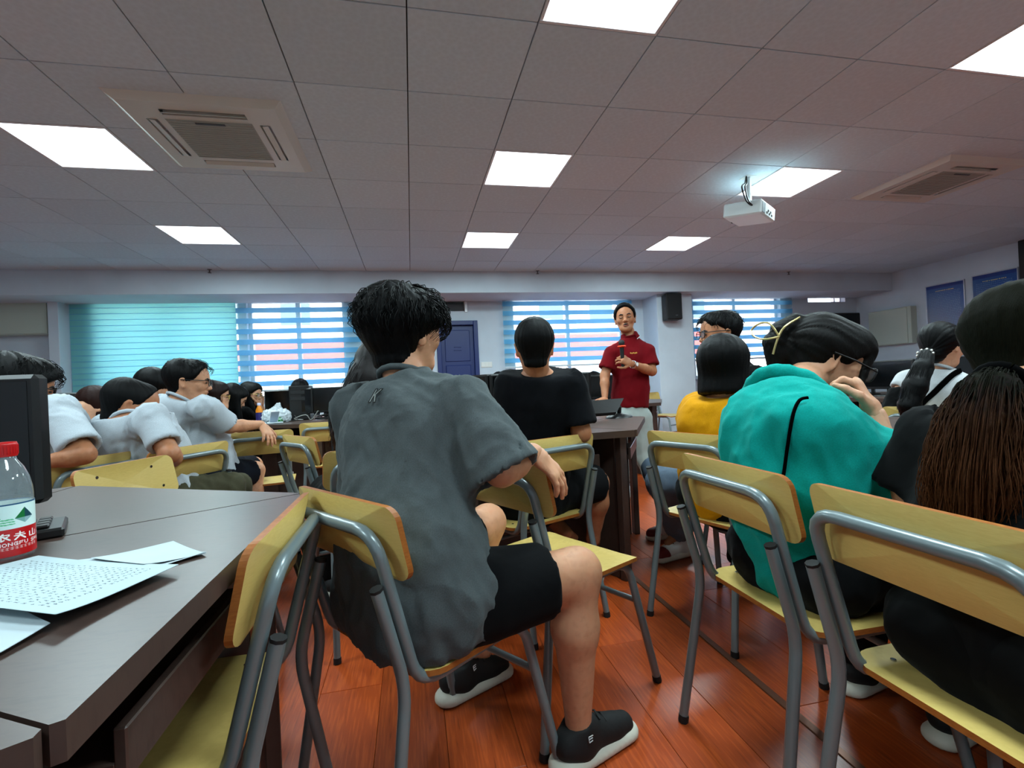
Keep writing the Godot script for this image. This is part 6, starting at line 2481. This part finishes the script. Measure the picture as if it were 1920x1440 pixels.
func boy_behind_monitor() -> void:
	var P := seat_pose(-1.55, -2.35, -40, 0.05)
	var D := 2.0
	P.skin = skin("skin_tan", Color.WHITE)
	P.top = cloth("white_cotton", Color(0.74, 0.77, 0.8))
	P.bottom = cloth("dark_trousers", Color.WHITE)
	P.pelvis = at(60, 930, D)
	P.pelvis.y = 0.51
	P.neck = at(50, 756, D)
	P.head = head_at(at(33, 728, D - 0.03), 55, -14, 0)
	P.chest = at(70, 800, D)
	P.sl = at(10, 765, D + 0.05)
	P.sr = at(108, 772, D - 0.05)
	P.er = at(158, 852, D - 0.12)
	P.wr = at(80, 868, D - 0.18)
	P.el = P.sl + Vector3(-0.05, -0.24, -0.05)
	P.wl = P.el + Vector3(-0.1, 0.0, -0.2)
	P.hl = P.pelvis - P.r * 0.085
	P.hr = P.pelvis + P.r * 0.085
	P.kl = P.hl + P.f * 0.4
	P.kr = P.hr + P.f * 0.4
	P.al = Vector3(P.kl.x, 0.09, P.kl.z)
	P.ar = Vector3(P.kr.x, 0.09, P.kr.z)
	P.sleeve = 0.86
	P.sleeve_wide = 1.35
	P.loose = 0.02
	P.fold = 0.013
	P.shoe = mat("shoe_black", Color.WHITE)
	P.sole = mat("sole_white", Color.WHITE)
	var o := person("boy in a white T-shirt half hidden behind the black monitor, elbow on a chair back", P)
	var st := {"h": 0.006, "vol": 0.022, "nape": -0.05, "brow": 0.03, "side": -0.02, "amp": 0.006, "fine": 30.0}
	soft("hair", hair_cap(P.head, st), hair_mat("hair_black", Color.WHITE), o, wisps(P.head, 150, 25, 1.0, 0.3, 1.0, 0.5, 0.026, 0.0016))
	glasses(P.head, o, mat("rim_black", Color.WHITE))
	face_marks(P.head, o)

func boy_in_khaki() -> void:
	var P := seat_pose(-1.23, -2.65, -20, 0.1)
	var D := 2.3
	P.skin = skin("skin_tan", Color.WHITE)
	P.top = cloth("white_cotton", Color.WHITE)
	P.bottom = cloth("khaki", Color(0.3, 0.29, 0.22))
	P.pelvis = at(320, 905, D)
	P.pelvis.y = 0.5
	P.neck = at(243, 790, D - 0.1)
	P.chest = at(252, 810, D - 0.06)
	P.waist = at(285, 855, D - 0.03)
	P.head = head_at(at(243, 762, D - 0.07), 60, -20, 0)
	P.head_size = 1.0
	P.sl = at(205, 800, D + 0.02)
	P.sr = at(285, 786, D - 0.2)
	P.er = at(318, 852, D - 0.26)
	P.wr = at(330, 868, D - 0.02)
	P.el = P.sl + Vector3(-0.05, -0.22, -0.05)
	P.wl = P.el + Vector3(-0.1, 0.05, -0.15)
	P.hl = P.pelvis + Vector3(-0.02, -0.01, -0.09)
	P.hr = P.pelvis + Vector3(0.02, -0.01, 0.07)
	P.kr = at(425, 918, D + 0.12)
	P.kl = at(440, 915, D + 0.4)
	P.al = Vector3(P.kl.x + 0.05, 0.09, P.kl.z)
	P.ar = Vector3(P.kr.x + 0.05, 0.09, P.kr.z)
	P.sleeve = 0.74
	P.sleeve_wide = 1.2
	P.loose = 0.02
	P.fold = 0.014
	P.k = 1.04
	P.shoe = mat("shoe_black", Color.WHITE)
	P.sole = mat("sole_white", Color.WHITE)
	P.tl = Vector3(1, 0, -0.2)
	P.tr = Vector3(1, 0, -0.2)
	var o := person("boy in a white T-shirt and khaki trousers slumped forward with cropped hair", P)
	var st := {"h": 0.006, "crop": true, "front": -0.052, "vol": 0.004, "nape": -0.06, "brow": 0.045, "side": -0.02, "amp": 0.002, "fine": 80.0}
	soft("hair", hair_cap(P.head, st), hair_mat("hair_short", Color.WHITE), o)
	face_marks(P.head, o)

func boy_with_glasses() -> void:
	var P := seat_pose(-1.25, -3.2, 20, 0.1)
	var D := 2.75
	P.skin = skin("skin_a", Color.WHITE)
	P.top = cloth("white_cotton", Color.WHITE)
	P.bottom = cloth("navy_shorts", Color(0.05, 0.065, 0.1))
	P.pelvis = at(400, 870, D + 0.1)
	P.pelvis.y = 0.51
	P.neck = at(337, 750, D - 0.05)
	P.chest = at(345, 785, D)
	P.waist = at(378, 838, D + 0.05)
	P.head = head_at(at(352, 717, D - 0.03), 78, -6, 0)
	P.sl = at(312, 760, D + 0.14)
	P.sr = at(386, 765, D - 0.12)
	P.er = at(430, 800, D + 0.0)
	P.wr = at(490, 796, D + 0.2)
	P.el = P.sl + Vector3(0.0, -0.25, -0.08)
	P.wl = P.el + Vector3(0.1, 0.1, -0.18)
	P.hl = P.pelvis + Vector3(-0.02, -0.01, -0.09)
	P.hr = P.pelvis + Vector3(0.02, -0.01, 0.08)
	P.kr = at(478, 882, D + 0.3)
	P.kl = at(475, 872, D + 0.55)
	P.ar = Vector3(P.kr.x - 0.02, 0.09, P.kr.z)
	P.al = Vector3(P.kl.x + 0.02, 0.09, P.kl.z)
	P.tl = Vector3(0.9, 0, -0.4)
	P.tr = Vector3(0.9, 0, -0.4)
	P.long = 0.9
	P.sleeve = 0.9
	P.sleeve_wide = 1.25
	P.loose = 0.024
	P.fold = 0.013
	P.shoe = mat("shoe_white", Color.WHITE)
	P.sole = mat("sole_white", Color.WHITE)
	P.hands = [{"side": "r", "dir": at(509, 822, D + 0.16) - P.wr, "back": Vector3(0.7, 0.6, 0.4), "thumb": -1.0, "curl": [0.3, 0.35, 0.4, 0.45, 0.2]}]
	var o := person("boy with black glasses in a white T-shirt, arm stretched over a chair back", P)
	var st := {"h": 0.006, "crop": true, "front": -0.062, "vol": 0.012, "nape": -0.055, "brow": 0.04, "side": -0.02, "amp": 0.003, "fine": 60.0,
		"tufts": [[0, 0.085, 0.02, 0, 0.085, -0.06, 0.034, 0.028], [0.03, 0.08, -0.05, 0.03, 0.055, -0.105, 0.026, 0.014], [-0.03, 0.08, -0.05, -0.03, 0.055, -0.105, 0.026, 0.014]]}
	soft("hair", hair_cap(P.head, st), hair_mat("hair_black", Color.WHITE), o, wisps(P.head, 80, 35, 1.0, 0.5, 1.0, 0.4, 0.018, 0.0016))
	face_marks(P.head, o)
	glasses(P.head, o, mat("rim_black", Color.WHITE))

func long_hair(P: Dictionary, o: Node3D, m: Material, drop: float, fringe := true, part := 0.0) -> void:
	var t: Transform3D = P.head
	var s := Soft.new()
	s.h = 0.008
	s.cap(t * Vector3(0, 0.04, -0.026), t * Vector3(0, 0.042, 0.034), 0.088, 0.09, 0.03)
	var low: Vector3 = t.origin + Vector3(0, -drop, 0) - P.f * 0.04
	s.cap(t * Vector3(0, 0.03, 0.03), low, 0.085, 0.06, 0.03, P.f, 0.7)
	for e in [-1, 1]:
		s.cap(t * Vector3(e * 0.065, 0.03, -0.005), low + P.r * e * 0.07 + P.f * 0.08, 0.034, 0.03, 0.03)
	s.slice(t * Vector3(0, 0.03 if fringe else 0.05, -0.07), t.basis * Vector3(0, -0.6, -0.8), 0.085, 0.012)
	s.look = strands(t.origin, UP3, 0.003, 50.0)
	soft("hair", s, m, o)

func girls_at_far_table() -> void:
	var specs := [
		[402, 742, 4.1, 75, -12, Color(0.12, 0.05, 0.035), Color(0.7, 0.72, 0.66), "girl with brown hair and glasses resting her chin on her hand at the girls' table", true],
		[438, 746, 4.5, 70, -30, Color(0.014, 0.012, 0.012), Color(0.03, 0.02, 0.03), "girl with long black hair looking down at the girls' table", false],
		[470, 740, 4.85, 110, -8, Color(0.016, 0.013, 0.013), Color(0.012, 0.012, 0.014), "girl with a black fringe and glasses holding her cheeks at the girls' table", true]]
	for e in specs:
		var P := seat_pose(0, 0, 75, 0.1)
		var hc := at(e[0], e[1], e[2])
		var shift := hc - (P.head as Transform3D).origin
		for k in P.keys():
			if P[k] is Vector3 and k != "f" and k != "r":
				P[k] += Vector3(shift.x, 0, shift.z)
		P.neck = hc + Vector3(-0.06, -0.12, 0.0)
		P.sl = P.neck + Vector3(0, -0.06, 0) - P.r * 0.15
		P.sr = P.neck + Vector3(0, -0.06, 0) + P.r * 0.15
		P.pelvis = P.neck + Vector3(-0.12, 0, 0)
		P.pelvis.y = 0.5
		P.chest = P.neck.lerp(P.pelvis, 0.36)
		P.head = head_at(hc, e[3], e[4])
		P.head_size = 0.96
		P.skin = skin("skin_b", Color.WHITE)
		P.top = cloth("girl_top_%d" % e[0], e[6])
		P.bottom = cloth("black_trousers", Color.WHITE)
		P.h = 0.016
		P.er = P.sr + P.f * 0.18 - UP3 * 0.2
		P.wr = hc + P.f * 0.075 + P.r * 0.03 - UP3 * 0.12
		P.el = P.sl + P.f * 0.2 - UP3 * 0.2
		P.wl = (hc + P.f * 0.09 - P.r * 0.03 - UP3 * 0.12) if e[0] == 470 else (P.el + P.f * 0.2 + UP3 * 0.02)
		if e[0] == 402:
			P.wl = P.el + P.f * 0.23 + P.r * 0.06 + UP3 * 0.02
		if e[0] == 438:
			P.wr = P.er + P.f * 0.2 + UP3 * 0.02
		P.sleeve = 0.7
		P.hands = []
		for sd in ["l", "r"]:
			var up: bool = P["w" + sd].y > P["e" + sd].y + 0.05
			P.hands.append({"side": sd, "h": 0.006, "dir": (UP3 * 0.9 + P.f * 0.1) if up else P.f, "back": (P.f + P.r * (0.6 if sd == "r" else -0.6)) if up else UP3, "thumb": (-1.0 if sd == "r" else 1.0), "curl": [0.3, 0.35, 0.4, 0.45, 0.2]})
		P.shoe = mat("shoe_black", Color.WHITE)
		P.sole = mat("sole_white", Color.WHITE)
		var o := person(e[7], P)
		long_hair(P, o, hair_mat("hair_girl_%d" % e[0], e[5], 0.4), 0.26)
		face_marks(P.head, o)
		if e[8]:
			glasses(P.head, o, mat("rim_gold", Color(0.7, 0.6, 0.35), 0.3, 0.7))

func heads_behind_monitors() -> void:
	# pupils of whom only hair or a shoulder shows
	var specs := [
		[172, 768, 2.75, 20, -62, Color(0.17, 0.065, 0.035), Color(0.02, 0.02, 0.026), "girl with reddish brown hair bowing her head low behind the boys in white", 0.14],
		[290, 730, 3.2, 40, -20, Color(0.014, 0.013, 0.014), Color(0.03, 0.03, 0.035), "dark haired pupil hidden behind the boy with black glasses", 0.05],
		[562, 733, 5.6, 180, -10, Color(0.03, 0.02, 0.018), Color(0.1, 0.1, 0.12), "pupil whose brown hair shows above the monitors of the girls' table", 0.1],
		[958, 714, 6.0, 180, -10, Color(0.014, 0.013, 0.014), Color(0.08, 0.08, 0.1), "dark haired pupil behind the monitors beyond the boy in navy", 0.1],
		[936, 718, 6.2, 180, -14, Color(0.03, 0.018, 0.014), Color(0.3, 0.1, 0.1), "brown haired pupil behind the monitors beyond the boy in navy", 0.1],
		[1116, 716, 6.1, 160, -14, Color(0.014, 0.012, 0.012), Color(0.02, 0.02, 0.025), "long haired pupil in black beside the arm of the man in red", 0.24]]
	for e in specs:
		var P := seat_pose(0, 0, e[3], 0.1)
		var hc := at(e[0], e[1], e[2])
		var shift := hc - (P.head as Transform3D).origin
		for k in P.keys():
			if P[k] is Vector3 and k != "f" and k != "r":
				P[k] += Vector3(shift.x, 0, shift.z)
		P.neck = hc - UP3 * 0.12 - P.f * 0.06
		P.pelvis = P.neck - P.f * 0.1
		P.pelvis.y = 0.5
		P.sl = P.neck - UP3 * 0.06 - P.r * 0.15
		P.sr = P.neck - UP3 * 0.06 + P.r * 0.15
		P.el = P.sl + P.f * 0.15 - UP3 * 0.2
		P.er = P.sr + P.f * 0.15 - UP3 * 0.2
		P.wl = P.el + P.f * 0.18 + P.r * 0.08
		P.wr = P.er + P.f * 0.18 - P.r * 0.08
		P.head = head_at(hc, e[3], e[4])
		P.head_h = 0.009
		P.skin = skin("skin_b", Color.WHITE)
		P.top = cloth("pupil_top_%d" % e[0], e[6])
		P.bottom = cloth("black_trousers", Color.WHITE)
		P.h = 0.018
		P.shoe = mat("shoe_black", Color.WHITE)
		P.sole = mat("sole_white", Color.WHITE)
		var o := person(e[7], P)
		if e[8] > 0.1:
			long_hair(P, o, hair_mat("hair_pupil_%d" % e[0], e[5], 0.42), e[8])
		else:
			var st := {"h": 0.008, "vol": 0.018, "nape": -0.05, "brow": 0.03, "side": -0.02, "amp": 0.004, "fine": 40.0}
			soft("hair", hair_cap(P.head, st), hair_mat("hair_pupil_%d" % e[0], e[5], 0.42), o)
		face_marks(P.head, o)
